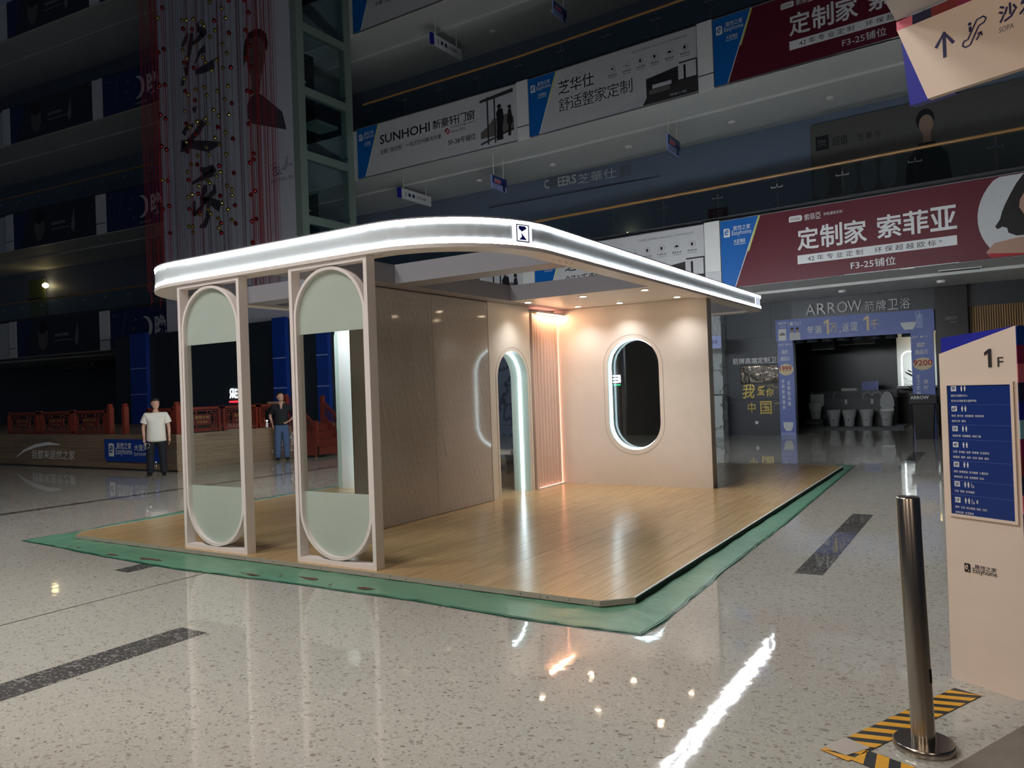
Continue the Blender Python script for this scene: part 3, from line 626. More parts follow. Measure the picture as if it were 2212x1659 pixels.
# dark side of the atrium: moon banners and portrait banners
for k in range(4):
    for i, (x0, x1) in enumerate(((-40.1, -39.55), (-33.45, -32.8), (-26.8, -26.2))):
        if k == 3 and i == 2: continue
        s = MB().prism([(x0, ZK[k]), (x1, ZK[k]), (x1, ZK[k]+1.72), (x0, ZK[k]+1.72)], lambda u, v: (u, FY(u)-.09, v), lambda u, v: (u, FY(u)+.02, v)).build('trim_%d' % (10+k*3+i), 'white_paint'); s['kind'] = 'structure'
        if k < 2: MB().prism([(x0, ZK[k]+.42), (x1, ZK[k]+.42), (x1, ZK[k]+.45), (x0, ZK[k]+.45)], lambda u, v: (u, FY(u)-.095, v), lambda u, v: (u, FY(u)+.0, v)).build('joint', 'print_black', s)
ST4 = ('lowest', 'second', 'third', 'topmost')
for k in range(4):
    z = ZK[k]
    t = thing('portrait_banner', (-36.5, FY(-36.5)-.04, z), 'dark red banner with a pale face between white piers, %s storey' % ST4[k], 'banner'); pl = PL((-39.55, FY(-39.55)-.05, z), (6.1, FY(-33.45)-FY(-39.55)))
    pl.rect(0, 0, 6.1, 1.7, 'back_dark', t, 'panel', -.04, 0); pl.poly([(0, 0), (.6, 0), (1.2, 1.7), (0, 1.7)], 'moon_blue', t, 'blue_wedge', 0, .006)
    pl.disc(2.0, .85, .38, 'photo_mid', t, 'face_print', 0, .007, ry=.62); pl.disc(2.0, 1.3, .33, 'hair_print', t, 'hair_print', 0, .010, ry=.3)
    pl.rect(2.9, .82, 3.9, .95, 'print_grey', t, 'rule', 0, .006); pl.rect(2.9, .6, 4.2, .66, 'print_grey', t, 'rule', 0, .006)
    pl.poly([(4.3, .55), (4.55, 1.4), (4.6, .7), (4.5, .3)], 'print_grey', t, 'wing_print', 0, .007)
    t = thing('moon_banner', (-29.8, FY(-29.8)-.04, z), 'dark blue banner with crescent moon, stars and two characters, %s storey' % ST4[k], 'banner'); pl = PL((-32.8, FY(-32.8)-.05, z), (6.0, FY(-26.8)-FY(-32.8)))
    pl.rect(0, 0, 6.0, 1.7, 'moon_blue', t, 'panel', -.04, 0)
    pl.text('居然之家', .2, 1.4, .6, 1.52, 'print_grey', t); pl.stroke([(1.15, 1.65), (.85, .6)], .03, 'print_grey', t, 'slash', .006)
    c = [(2.35+.48*math.cos(R(a)), .82+.48*math.sin(R(a))) for a in range(-100, 101, 12)]+[(2.2+.42*math.cos(R(a)), .82+.44*math.sin(R(a))) for a in range(85, -86, -12)]
    pl.poly(c, 'print_white', t, 'moon', 0, .007)
    for su, sv in ((1.75, 1.2), (1.6, .8), (1.85, .42)):
        pl.poly([(su+(.09 if q % 2 == 0 else .035)*math.sin(math.pi*q/5), sv+(.09 if q % 2 == 0 else .035)*math.cos(math.pi*q/5)) for q in range(10)], 'print_grey', t, 'star', 0, .007)
    pl.text('晚', 2.98, .36, 3.72, 1.3, 'print_white', t, .03); pl.text('安', 4.0, .36, 4.75, 1.3, 'print_white', t, .03)
    pl.rect(2.2, .1, 3.0, .18, 'print_grey', t, 'rule', 0, .006)

# ================================================================== GROUND FLOOR SHOPS
WY = 23.8
wb = struct('wall_shop_front', MB().box(-60, WY, 0, -4.98, WY+.3, 4.3), 'shop_dark')
MB().box(-4.98, WY, 2.86, -1.25, WY+.3, 4.3).build('lintel', 'shop_panel', wb)
for x in (-7.0, -5.6, -4.2, -2.8): MB().box(x-.006, WY-.004, 2.86, x+.006, WY+.01, 4.1).build('panel_joint', 'print_black', wb)
for z in (1.08, 2.02, 2.95): MB().box(-7.15, WY-.004, z-.006, -5.4, WY+.01, z+.006).build('panel_joint', 'print_black', wb)
struct('wall_shop_side', MB().box(-1.25, WY-.25, 0, -.5, WY+.4, 4.3), 'shop_black')
ws = struct('wall_slatted', MB().box(-.5, WY+.05, 0, 9, WY+.3, 4.3), 'shop_dark')
n_s = 0
for i in range(60):
    x = -.46+.055*i; MB().box(x, WY, 2.3, x+.032, WY+.06, 3.42).build('slat', 'slat_wood', ws)
MB().box(-.5, WY-.02, 3.42, 4, WY+.06, 3.95).build('header', 'shop_panel', ws)
MB().box(-.3, WY-.03, 0, 2.5, WY+.05, 2.28).build('poster_panel', 'photo_dark', ws)
struct('wall_shop_back', MB().box(-8, 29.6, 0, 2, 29.8, 4.3), 'shop_black')
struct('wall_shop_partition', MB().box(-8.1, WY, 0, -8, 29.7, 4.3).box(-1.3, WY+.4, 0, -1.2, 29.7, 4.3), 'shop_black')
struct('ceiling_shop', MB().box(-8, WY, 4.2, 2, 29.7, 4.35), 'shop_black')
sp = PL((-8, WY-.02, 0), (1, 0))
# raised sign letters and lettering on the shop wall
t = thing('shop_sign', (-3.2, WY-.05, 3.5), 'pale raised shop name letters on the dark band over the bathroom shop', 'shop sign')
sp.rect(3.35, 3.49, 6.2, 3.50, 'shop_panel', t, 'rail', 0, .02)
for ch, a, b in zip('ARROW', (3.42, 3.74, 4.03, 4.28, 4.56), (3.71, 4.0, 4.27, 4.58, 4.95)): sp.text(ch, a, 3.51, b-.02, 3.83, 'print_white', t, .0, .01, name='letter', th=.05)
for ch, a in zip('箭牌卫浴', (5.0, 5.3, 5.6, 5.9)): sp.text(ch, a, 3.49, a+.25, 3.78, 'print_white', t, 0., .01, name='letter', th=.05)
t = thing('wall_lettering', (-6.1, WY-.03, 2.2), 'white characters on the dark wall above the crumpled metal plaque', 'lettering'); sp.text('箭牌高端定制卫浴', 1.22, 2.17, 2.72, 2.36, 'print_white', t, .01, .005)
sp.rect(1.22, 2.13, 2.5, 2.135, 'shop_panel', t, 'rail', 0, .01)
t = thing('foil_plaque', (-6, WY-.05, 1.6), 'crumpled shiny metal plaque on dark wall beside promotional arch', 'plaque')
sp.rect(1.47, 1.60, 2.56, 2.10, 'crumple', t, 'foil', .0, .02); sp.rect(1.44, 1.57, 2.6, 2.13, 'print_black', t, 'backing', -.0, .008)
sp.text('ARROW', 1.62, 1.87, 2.46, 2.02, 'print_grey', t, .0, .024); sp.text('箭牌卫浴', 1.9, 1.70, 2.4, 1.79, 'print_grey', t, .0, .024)
t = thing('gold_slogan', (-6.1, WY-.03, .6), 'gold brush characters on the dark wall under the metal plaque', 'lettering')
sp.text('我', 1.48, 1.12, 1.86, 1.56, 'print_gold', t, .012, .005, shear=.15); sp.text('爱', 1.92, 1.20, 2.17, 1.50, 'print_gold', t, .012, .005, shear=.15); sp.text('你', 2.19, 1.17, 2.42, 1.42, 'print_gold', t, .012, .005, shear=.1)
sp.text('中', 1.63, .68, 1.86, 1.0, 'print_gold', t, .012, .005); sp.text('国', 2.0, .63, 2.34, 1.03, 'print_gold', t, .014, .005)
sp.text('I LOVE', 2.22, 1.47, 2.42, 1.52, 'print_gold', t, 0, .005); sp.text('YOU', 2.40, 1.41, 2.55, 1.46, 'print_gold', t, 0, .005); sp.text('CHINA', 2.42, .93, 2.62, .98, 'print_gold', t, 0, .005)
tag(sp.rect(1.84, .34, 1.93, .43, 'print_white', None, 'wall_socket', 0, .03), 'small white socket low on the dark wall below the gold characters', 'socket')
# white marble pier with its plinth and shelf at the booth wall's edge
struct('wall_marble', MB().box(-7.95, WY-.45, 0, -6.98, WY+.02, 4.2), 'marble_white')
t = thing('marble_plinth', (-7.05, 23.0, 0), 'glossy white plinth in front of the marble pier behind the booth wall', 'plinth')
MB().box(-7.45, 22.8, 0, -6.85, 23.25, 1.25).build('body', 'marble_white', t); MB().box(-7.47, 22.78, 1.25, -6.83, 23.27, 1.29).build('top', 'chrome', t)
t = thing('hanging_wayfinding_sign', (-7.0, 22.0, 2.8), 'pale blue wayfinding board hanging beside the marble pier', 'sign')
hp = PL((-7.35, 21.6, 2.62), (.75, .25)); hp.rect(0, 0, .85, .36, 'peri_light', t, 'board', -.03, 0); hp.text('出口 卫浴 电梯', .12, .13, .75, .24, 'print_navy', t, 0, .004)
for u in (.12, .7): MB().bar(hp.p(u, .36, -.015), hp.p(u, 1.36, -.015), .012).build('hanger', 'chrome', t)

# promotional arch of printed boards
t = thing('promotional_arch', (-3.3, WY-.3, 0), 'lilac blue printed arch standing round the bathroom shop entrance', 'arch')
ap = PL((-8, WY-.22, 0), (1, 0)); Wt = 'print_white'
ap.rect(2.58, 2.80, 6.72, 3.42, 'periwinkle', t, 'header_board', -.15, 0); ap.rect(2.62, 0, 3.06, 2.80, 'periwinkle', t, 'side_board', -.15, 0); ap.rect(6.14, 0, 6.68, 2.80, 'periwinkle', t, 'side_board', -.15, 0)
ap.text('ARROW', 2.65, 3.28, 2.90, 3.36, Wt, t, .01); ap.text('箭牌卫浴', 2.70, 3.20, 2.86, 3.24, Wt, t); ap.rect(2.95, 3.19, 2.958, 3.36, Wt, t, 'rule', 0, .006)
ap.rect(3.0, 3.24, 3.08, 3.34, Wt, t, 'logo_tile', 0, .006); ap.text('居然之家', 3.12, 3.28, 3.32, 3.34, Wt, t); ap.text('Easyhome', 3.12, 3.22, 3.32, 3.28, Wt, t)
for body, a, b, c, d, m_ in (('每', 3.47, 2.94, 3.66, 3.18, Wt), ('满', 3.68, 2.94, 3.87, 3.18, Wt), ('1', 3.93, 2.92, 4.07, 3.34, 'cream_gold'), ('万', 4.09, 2.96, 4.29, 3.22, 'cream_gold'), (',', 4.34, 2.90, 4.38, 3.0, Wt), ('返', 4.42, 2.95, 4.60, 3.20, Wt), ('现', 4.64, 2.95, 4.82, 3.20, Wt), ('1', 4.98, 2.95, 5.12, 3.36, 'cream_gold'), ('千', 5.15, 2.97, 5.36, 3.24, 'cream_gold')):
    if body == '1': ap.one(a, b, c, d, m_, t)
    else: ap.text(body, a, b, c, d, m_, t, .008)
ap.text('(满额不参与, 最终以实际产品为准, 活动详情见店内)', 3.45, 2.83, 4.85, 2.88, 'peri_light', t)
ap.rect(2.66, 2.81, 2.88, 3.15, Wt, t, 'certificate', 0, .006); ap.poly([(2.69, 3.0), (2.77, 3.05), (2.85, 3.01), (2.85, 2.96), (2.69, 2.96)], 'print_grey', t, 'certificate_seal', .004, .009)
for u in (3.05, 3.2):
    ap.poly([(u-.08, 2.805), (u-.075, 3.0), (u-.03, 3.04), (u+.03, 3.04), (u+.075, 3.0), (u+.08, 2.805)], 'conc_white', t, 'jacket_print', 0, .007); ap.disc(u, 3.10, .042, 'skin_print', t, 'face_print', .003, .009, ry=.055); ap.disc(u, 3.14, .044, 'hair_print', t, 'hair_print', .004, .011, ry=.03)
ap.rect(6.28, 2.92, 6.45, 3.30, 'peri_light', t, 'shower_print', 0, .006); ap.stroke([(6.28, 3.3), (6.28, 3.36), (6.38, 3.37), (6.38, 3.2)], .012, Wt, t, 'pipe_print', .009)
ap.poly([(5.9, 3.1), (6.28, 3.1), (6.26, 2.98), (6.2, 2.9), (6.0, 2.9), (5.93, 3.0)], Wt, t, 'bathtub_print', .003, .009)
for x0, price, l1, l2 in ((2.62, '1999', '抢购箭牌脚感', '全智能马桶'), (6.14, '9200', '全卫定制', '限时')):
    s = .9 if x0 < 3 else 1.05
    ap.text('ARROW', x0+.03, 2.66, x0+.18, 2.71, Wt, t, .01); ap.rect(x0+.24, 2.66, x0+.28, 2.71, Wt, t, 'logo_tile', 0, .006); ap.text('居然之家', x0+.3, 2.67, x0+.42, 2.71, Wt, t)
    ap.text('箭牌', x0+.13*s, 2.40, x0+.32*s, 2.53, Wt, t, .015); ap.text('超品日', x0+.09*s, 2.21, x0+.37*s, 2.34, Wt, t, .015)
    ap.disc(x0+(.22 if x0 < 3 else .27), 1.95, .22*s+.01, 'cream_gold', t, 'price_oval', .0, .007, ry=.17); ap.text(price, x0+.04, 1.90, x0+(.38 if x0 < 3 else .50), 2.06, 'print_red', t, .02, .011)
    for j, ch in enumerate(l1): ap.text(ch, x0+.09*s, 1.55-.155*j, x0+.18*s, 1.67-.155*j, Wt, t, .01)
    for j, ch in enumerate(l2): ap.text(ch, x0+.26*s, (1.5 if x0 < 3 else 1.4)-.155*j, x0+.36*s, (1.62 if x0 < 3 else 1.52)-.155*j, Wt, t, .01)
ap.poly([(2.70, .40), (2.98, .40), (2.98, .28), (2.92, .14), (2.78, .14), (2.72, .24)], Wt, t, 'toilet_print', 0, .006); ap.rect(2.63, .0, 3.05, .10, 'peri_light', t, 'floor_print', 0, .005)

# toilets and counter inside the shop
def toilet(x, y, z, label, lid=False, tank=False):
    t = thing('toilet', (x, y, z), label, 'toilet', 'toilets on display')
    MB().lathe((x, y, z), [(.14, 0), (.15, .05), (.17, .25), (.215, .42), (.22, .47), (.2, .5)], 20, sy=1.25).build('bowl', 'ceramic', t, smooth=True)
    if lid: MB().prism([(x+.21*math.cos(R(a)), z+.68+(.42 if a < 180 else .18)*math.sin(R(a))) for a in range(0, 360, 15)], lambda u, v: (u, y+.22-.02*(v-z), v), lambda u, v: (u, y+.26-.02*(v-z), v)).build('raised_lid', 'ceramic', t, smooth=True); MB().box(x-.2, y+.15, z+.5, x+.2, y+.3, z+.56).build('hinge', 'chrome', t)
    else: MB().lathe((x, y, z+.5), [(.215, 0), (.215, .025), (.19, .045)], 20, sy=1.25).build('closed_lid', 'ceramic', t, smooth=True)
    if tank: MB().box(x-.19, y+.2, z+.42, x+.22, y+.42, z+.82).build('tank', 'ceramic', t)
    MB().box(x-.015, y-.27, z+.18, x+.015, y-.2, z+.23).build('badge', 'print_grey', t)
toilet(-5.07, 27.3, .30, 'grey toilet with a tank on the small black display block', tank=True)
toilet(-4.5, 27.3, .06, 'leftmost of the three closed lid toilets by the marble counter')
toilet(-4.03, 27.3, .06, 'middle of the three closed lid toilets by the marble counter')
toilet(-3.5, 27.3, .06, 'rightmost of the three closed lid toilets by the marble counter')
toilet(-2.92, 27.3, .06, 'toilet with its pale lid raised at the counter end', lid=True)
t = thing('display_block', (-5.07, 27.3, 0), 'black block with white lettering under the tank toilet', 'plinth'); MB().box(-5.35, 26.95, 0, -4.8, 27.65, .30).build('body', 'shop_black', t); MB().box(-5.36, 26.94, .02, -4.79, 26.96, .28).build('front_panel', 'backdrop', t)
bp_ = PL((-5.35, 26.94, 0), (1, 0)); bp_.text('ARROW', .06, .15, .44, .24, 'print_grey', t, .01); bp_.text('箭牌卫浴', .18, .05, .40, .11, 'print_grey', t)
struct('floor_display', MB().box(-5.6, 26.8, .0, -2.4, 28.6, .06), 'shop_dark')
t = thing('shop_counter', (-4, 28.1, 0), 'dark marble topped counter behind the row of toilets', 'counter')
MB().box(-5.3, 27.85, .06, -2.7, 28.5, .95).build('body', 'shop_panel', t); MB().box(-5.35, 27.8, .95, -2.65, 28.55, 1.2).build('marble_top', 'marble_dark', t)
for x in (-5.05, -4.2, -3.4): MB().box(x-.04, 27.83, .76, x+.04, 27.85, .92).build('socket', 'conc_white', t)
tag(MB().box(-3.72, 28.0, 1.2, -3.25, 28.3, 1.50).build('printed_box', 'periwinkle'), 'lilac blue carton standing on the marble counter', 'box')
tag(MB().box(-4.35, 27.95, 1.2, -3.87, 28.3, 1.29).build('leaflet_stack', 'conc_white'), 'low pale stack of leaflets on the marble counter', 'leaflets')
for i, (x, y, z, a, b) in enumerate(((-4.75, 27.2, 2.60, .7, .3), (-3.45, 26.9, 2.70, .62, .28), (-4.1, 28.2, 2.75, .6, .22))):
    t = thing('hanging_sign_board', (x, y, z), ('darker board', 'bright edged board', 'far small board')[i]+' hanging from the shop ceiling above the toilets', 'sign')
    MB().box(x-a/2, y-.02, z, x+a/2, y+.02, z+b).build('board', 'print_grey' if i == 1 else 'shop_panel', t)
    MB().box(x-a/2, y-.025, z, x+a/2, y+.025, z+.02).build('bottom_edge', 'conc_white', t)
    for s in (-1, 1): MB().bar((x+s*a*.4, y, z+b), (x+s*a*.4, y, 4.2), .01).build('hanger', 'chrome', t)
for i in range(8):
    t = MB().lathe((-4.9+.42*i, WY+.25, 2.72), [(.02, .12), (.15, .1), (.17, .0), (.02, .02)], 14).build('lantern_edge', 'shop_panel', smooth=True); tag(t, ordinal(i)+' scalloped dark pendant from the lower price board under the shop header', 'pendant', 'row of scalloped pendants at the shop entrance')
# lit arched niches at the back of the shop
t = thing('lit_niche', (-2.2, 28.9, 1.2), 'warm lit display niche with two glowing white arches at shop back', 'display niche')
MB().box(-2.75, 29.3, 1.3, -1.35, 29.4, 3.1).build('back_panel', 'cream_wall', t); MB().box(-2.75, 28.8, 1.22, -1.35, 29.4, 1.3).build('shelf', 'conc_white', t); MB().box(-2.85, 28.8, 3.08, -1.35, 29.4, 3.14).build('top_board', 'conc_white', t)
MB().box(-2.6, 28.85, 3.05, -1.5, 28.9, 3.07).build('light_strip', 'lit_warm', t)
for x in (-2.35, -1.95): MB().tube([(a, 28.85, b) for a, b in archpts(x, 1.32, 2.45, .22, 12)], .022, 6).build('glowing_arch', 'cove_led', t)
MB().box(-2.1, 29.2, 1.9, -1.75, 29.3, 2.3).build('picture', 'cream_gold', t)
t = thing('potted_plant', (-1.95, 26.2, 0), 'dark leafy plant beside the shop counter', 'plant')
MB().lathe((-1.95, 26.2, 0), [(.15, 0), (.2, .4), (.21, .9)], 12).build('pot', 'shop_panel', t)
random.seed(5)
m = MB()
for i in range(46):
    a = random.uniform(0, 6.28); r = random.uniform(.1, .38); z = random.uniform(.95, 1.9); c = Vector((-1.95+r*math.cos(a), 26.2+r*math.sin(a), z)); d = Vector((math.cos(a), math.sin(a), random.uniform(-.3, .8))).normalized(); s = d.cross(Vector((0, 0, 1))).normalized()*.05
    m.add([c-d*.11, c+s, c+d*.13, c-s], [(0, 1, 2, 3)])
lf = m.build('foliage', 'leaf', t, fix=False); lf['kind'] = 'stuff'
MB().bar((-1.95, 26.2, .85), (-1.95, 26.2, 1.6), .02).build('stem', 'leaf', t)
# black stand with lettering
t = thing('display_stand', (-1.54, 22.6, 0), 'black tapered stand with white lettering at the shop entrance', 'stand')
MB().prism([(-.20, 0), (.20, 0), (.25, .92), (-.25, .92)], lambda u, v: (-1.54+u, 22.4, v), lambda u, v: (-1.54+u, 22.8, v)).build('body', 'shop_black', t)
MB().prism([(-.31, .92), (.31, .92), (.31, 1.12), (-.31, 1.16)], lambda u, v: (-1.54+u, 22.3, v), lambda u, v: (-1.54+u, 22.85, v)).build('head', 'print_black', t)
PL((-1.85, 22.3, 0), (1, 0)).text('ARROW', .03, 1.03, .45, 1.12, 'print_white', t, .015, .004)
PL((-1.25, WY-.26, 0), (1, 0)).text('ARROW', .23, 3.08, .50, 3.18, 'print_grey', wb, .01, .004); PL((-1.25, WY-.26, 0), (1, 0)).text('箭牌卫浴', .34, 3.0, .50, 3.05, 'print_grey', wb, .01, .004)

# shops seen on the galleries
g1 = PL((0, FY(-9.6)+BACK+.13, 0), (1, 0))
t = thing('gallery_shop_sign', (-11.5, FY(-11)+BACK+.1, 8.5), 'pale sofa brand letters on the grey gallery wall behind the railing', 'shop sign')
g1.rect(-15.5, 8.36, -7.4, 8.38, 'shop_black', t, 'rail', 0, .03)
for ch, a, b in (('C', -13.16, -12.98), ('E', -12.62, -12.47), ('E', -12.45, -12.30), ('R', -12.28, -12.1), ('S', -12.08, -11.9)): g1.text(ch, a, 8.66, b, 8.98, 'print_white', t, .02, .01, name='letter')
for q in range(4): g1.stroke([(-12.92, 8.70+.09*q), (-12.78, 8.67+.09*q), (-12.66, 8.72+.09*q)], .03, 'print_grey', t, 'chair_mark', .012)
g1.stroke([(-12.92, 8.62), (-12.9, 9.02)], .025, 'print_grey', t, 'chair_mark', .012); g1.stroke([(-12.66, 8.62), (-12.68, 9.0)], .025, 'print_grey', t, 'chair_mark', .012)
g1.text('芝華仕', -11.85, 8.60, -10.42, 8.94, 'print_white', t, -.004, .01)
for a, b, c, d in ((-10.28, 8.58, -10.265, 8.92), (-9.93, 8.58, -9.915, 8.92), (-10.28, 8.58, -9.915, 8.595), (-10.28, 8.905, -9.915, 8.92)): g1.rect(a, b, c, d, 'print_grey', t, 'frame_line', 0, .012)
g1.text('都市\n系列', -10.23, 8.62, -9.97, 8.88, 'print_grey', t, 0, .01)
t = thing('gallery_poster', (-7.0, FY(-7)+BACK+.1, 6.2), 'small dark red notice on the gallery wall below the wood handrail', 'poster'); g2 = PL((0, FY(-7)+BACK+.12, 0), (1, 0)); g2.rect(-7.3, 6.35, -6.7, 7.0, 'maroon', t, 'sheet', 0, .01); g2.text('CHEERS\n芝華仕', -7.2, 6.75, -6.8, 6.95, 'print_grey', t, 0, .014)
t = thing('gallery_poster', (-1.8, FY(-2)+BACK+.1, 6.2), 'large dim poster with a man in a dark jacket behind the wood handrail', 'poster'); g3 = PL((0, 19.2-.085*1.5+BACK+.08, 0), (1, -.085))
g3.rect(-4.2, 6.2, 1.6, 8.85, 'photo_mid', t, 'sheet', 0, .01); g3.rect(-4.05, 8.1, -3.7, 8.5, 'print_black', t, 'tile', .005, .014); g3.text('芝华仕', -4.0, 8.2, -3.76, 8.4, 'print_grey', t, 0, .017); g3.text('超值', -3.6, 8.15, -3.2, 8.4, 'print_black', t, .0, .014); g3.text('芝 華 仕', -2.95, 8.15, -2.35, 8.33, 'print_black', t, 0, .014)
g3.disc(-1.28, 8.35, .22, 'hair_print', t, 'hair_print', .006, .014, ry=.28); g3.disc(-1.26, 8.22, .17, 'skin_print', t, 'face_print', .008, .017, ry=.25)
g3.rect(-1.34, 7.7, -1.16, 8.05, 'skin_print', t, 'neck_print', .004, .012); g3.poly([(-1.85, 6.3), (-1.75, 7.3), (-1.45, 7.75), (-1.1, 7.75), (-.8, 7.4), (-.65, 6.3)], 'print_black', t, 'jacket_print', .006, .015)
for i, u in enumerate((-3.95, -3.2, -2.7, -2.2)): g3.disc(u, 7.2, .22, 'print_grey', t, 'cup_print', .005, .012, ry=.5)
t = thing('gallery_shop_sign', (-17.5, 23.8, 7.6), 'faint half hidden shop characters behind the canopy near the shaft', 'shop sign'); g4 = PL((0, FY(-17)+BACK+.13, 0), (1, 0)); g4.text('華仕', -17.9, 7.75, -16.9, 8.2, 'print_grey', t, -.004, .01); g4.rect(-18.0, 7.7, -16.8, 7.72, 'slab_dark', t, 'rail', 0, .02)
t = thing('gallery_shop_sign', (-41, 22.7, 3.6), 'dim pale letter sign under the lowest dark balcony', 'shop sign'); g5 = PL((0, FY(-41)+BACK+.1, 0), (1, 0)); g5.rect(-42.5, 3.5, -39.5, 3.98, 'slab_dark', t, 'board', 0, .03); g5.text('GSHEDI', -42.4, 3.58, -39.6, 3.92, 'print_grey', t, .02, .035)
t = thing('lit_doorway', (-44.5, FY(-44)+BACK, 6), 'dim greenish doorway with a small bright lamp on the far gallery', 'doorway'); g6 = PL((0, FY(-44.5)+BACK+.1, 0), (1, 0)); g6.rect(-47.2, 5.7, -43.6, 8.6, 'dim_green_room', t, 'door_panel', 0, .02); g6.rect(-46.2, 5.7, -46.1, 8.6, 'print_black', t, 'door_edge', .01, .04); g6.rect(-47.2, 7.55, -44.0, 7.62, 'print_black', t, 'door_bar', .01, .04)
tag(MB().lathe((-43.35, FY(-43)+BACK-.15, 8.05), [(.05, 0), (.16, .08), (.16, .2), (.05, .28)], 10).build('emergency_lamp', 'lit_warm'), 'small bright emergency lamp beside the dim doorway on the far gallery', 'lamp')
tag(MB().lathe((-10.0, FY(-10)+BACK-.1, 6.55), [(.03, 0), (.09, .05), (.03, .12)], 10).build('emergency_lamp', 'lit_warm'), 'tiny bright lamp on the gallery wall above the lit canopy edge', 'lamp')
# direction signs hanging under the balconies
def hsign(x, y0, y1, z0, z1, ztop, label, blue=False):
    t = thing('hanging_direction_sign', (x, (y0+y1)/2, z0), label, 'sign'); hp = PL((x, y0, 0), (0, 1))
    hp.rect(0, z0, y1-y0, z1, 'peri_light' if blue else 'print_white', t, 'board', -.06, 0)
    if blue:
        hp.rect(0, z0+.17, y1-y0, z1, 'blue_screen', t, 'blue_print', 0, .005); hp.rect((y1-y0)*.72, z0, (y1-y0)*.86, z0+.25, 'navy', t, 'door_print', .003, .009); hp.rect(.1, z0+.2, (y1-y0)*.55, z0+.3, 'pink', t, 'pink_print', .003, .009)
        hp.text('安全出口', .12, z1-.18, (y1-y0)*.6, z1-.07, 'print_white', t, 0, .009)
    else:
        hp.rect(-.03, z0, .12, z1, 'blue_deep', t, 'blue_end', -.07, .006); hp.stroke([(.35, z0+.08), (.35, z1-.1)], .03, 'print_navy', t, 'arrow_print', .006); hp.rect(.5, z0+.12, .62, z1-.12, 'print_navy', t, 'pictogram', 0, .006); hp.rect(.72, z0+.12, .84, z1-.12, 'print_navy', t, 'pictogram', 0, .006); hp.text('卫生间 电梯', .95, z0+.13, 1.55*(y1-y0)/1.9, z1-.13, 'print_navy', t, 0, .008)
    for yy in (.15, .85): MB().bar((x-.03, y0+(y1-y0)*yy, z1), (x-.03, y0+(y1-y0)*yy, ztop), .02).build('hanger', 'white_trim', t)
hsign(-17.3, 20.8, 22.6, 8.48, 8.84, 9.18, 'white direction board hanging right beside the elevator shaft')
hsign(-15.5, 20.6, 22.3, 13.32, 13.68, 14.26, 'upper white direction board hanging under the top balcony')
hsign(-13.3, 20.6, 21.45, 8.1, 8.52, 9.18, 'small blue exit board hanging above the lit canopy bend', True)
hsign(-7.4, 20.5, 21.45, 8.15, 8.58, 9.18, 'small blue exit board hanging above the wood handrail', True)
hsign(-10.9, 20.65, 21.5, 13.0, 13.4, 14.26, 'small blue exit board at the upper edge over the topmost railing', True)

# pale wall and bench glimpsed through the booth arch, shop glass seen through the oval window
struct('wall_grey_stone', MB().box(-16.8, WY-.12, 0, -12.4, WY+.01, 3.8), 'marble_blue')
t = thing('waiting_bench', (-8.2, 12.5, .055), 'white bench with slim metal frame seen through the lit arch', 'bench')
MB().box(-8.9, 12.3, .43, -7.75, 12.7, .50).build('seat', 'white_paint', t)
for x in (-8.75, -7.9): MB().box(x-.015, 12.35, .055, x+.015, 12.65, .43).build('leg', 'chrome', t)
MB().tube([(-8.6, 12.7, .5), (-8.6, 12.72, .95), (-7.85, 12.72, .95), (-7.85, 12.7, .5)], .012, 6).build('back_frame', 'chrome', t)
wo = struct('window_1', MB().box(-10.6, WY-.06, 0, -8.4, WY-.02, 3.2), 'shop_black')
MB().box(-10.47, WY-.14, 0, -10.36, WY-.06, 3.3).build('frame', 'chrome', wo)
t = thing('reflected_letter', (-10.6, WY-.15, 1.7), 'glowing reflection of a white letter over a green bar on the dark shop glass in the oval window', 'reflection')  # reflection of a sign in the shop glass, built as glowing bars
op = PL((-10.8, WY-.1, 0), (1, 0))
for v in (1.76, 1.86, 1.96): op.rect(.02, v, .26, v+.045, 'lit_white', t, 'letter_bar', 0, .01)
op.rect(.22, 1.76, .28, 2.005, 'lit_white', t, 'letter_stem', 0, .011); op.rect(.03, 1.665, .28, 1.69, 'reflect_green', t, 'green_bar', 0, .01)

# ================================================================== STAGE
SX, SY, SZ = -16.35, 11.22, .88
stg = thing('stage', (-24, 14, 0), 'wide low stage clad in wooden boards behind the two men', 'stage')
MB().box(-45, SY+.03, 0, SX-.03, 17.4, SZ-.02).build('core', 'dark_red', stg); MB().box(-45, SY, SZ-.02, SX, 17.4, SZ).build('deck', 'stage_wood', stg)
hz = (SZ-.02)/5
for r in range(5):
    x = SX
    i = 0
    while x > -30:
        l = 1.9 if (i or r % 2) else 1.0; x2 = x-l
        MB().box(x2+.0015, SY+random.uniform(-.004, 0), r*hz+.0015, x-.0015, SY+.03, (r+1)*hz-.0015).build('plank', 'stage_wood', stg); x = x2; i += 1
    y = SY
    i = 0
    while y < 17.3:
        l = 1.5 if (i or r % 2) else .8; y2 = min(y+l, 17.4)
        MB().box(SX-.03, y+.0015, r*hz+.0015, SX+random.uniform(0, .004), y2-.0015, (r+1)*hz-.0015).build('plank', 'stage_wood_side', stg); y = y2; i += 1
tag(MB().box(-30, SY-.03, 0, SX+.03, SY-.0, .03).build('stage_kick_strip', 'shop_black'), 'thin black strip along the foot of the wooden stage', 'skirting')
s1 = PL((0, SY-.02, 0), (1, 0)); s2 = PL((SX+.02, 0, 0), (0, 1))
t = thing('stage_sign', (-18.2, SY-.05, .2), 'blue board with white home store logo on the stage front', 'sign')
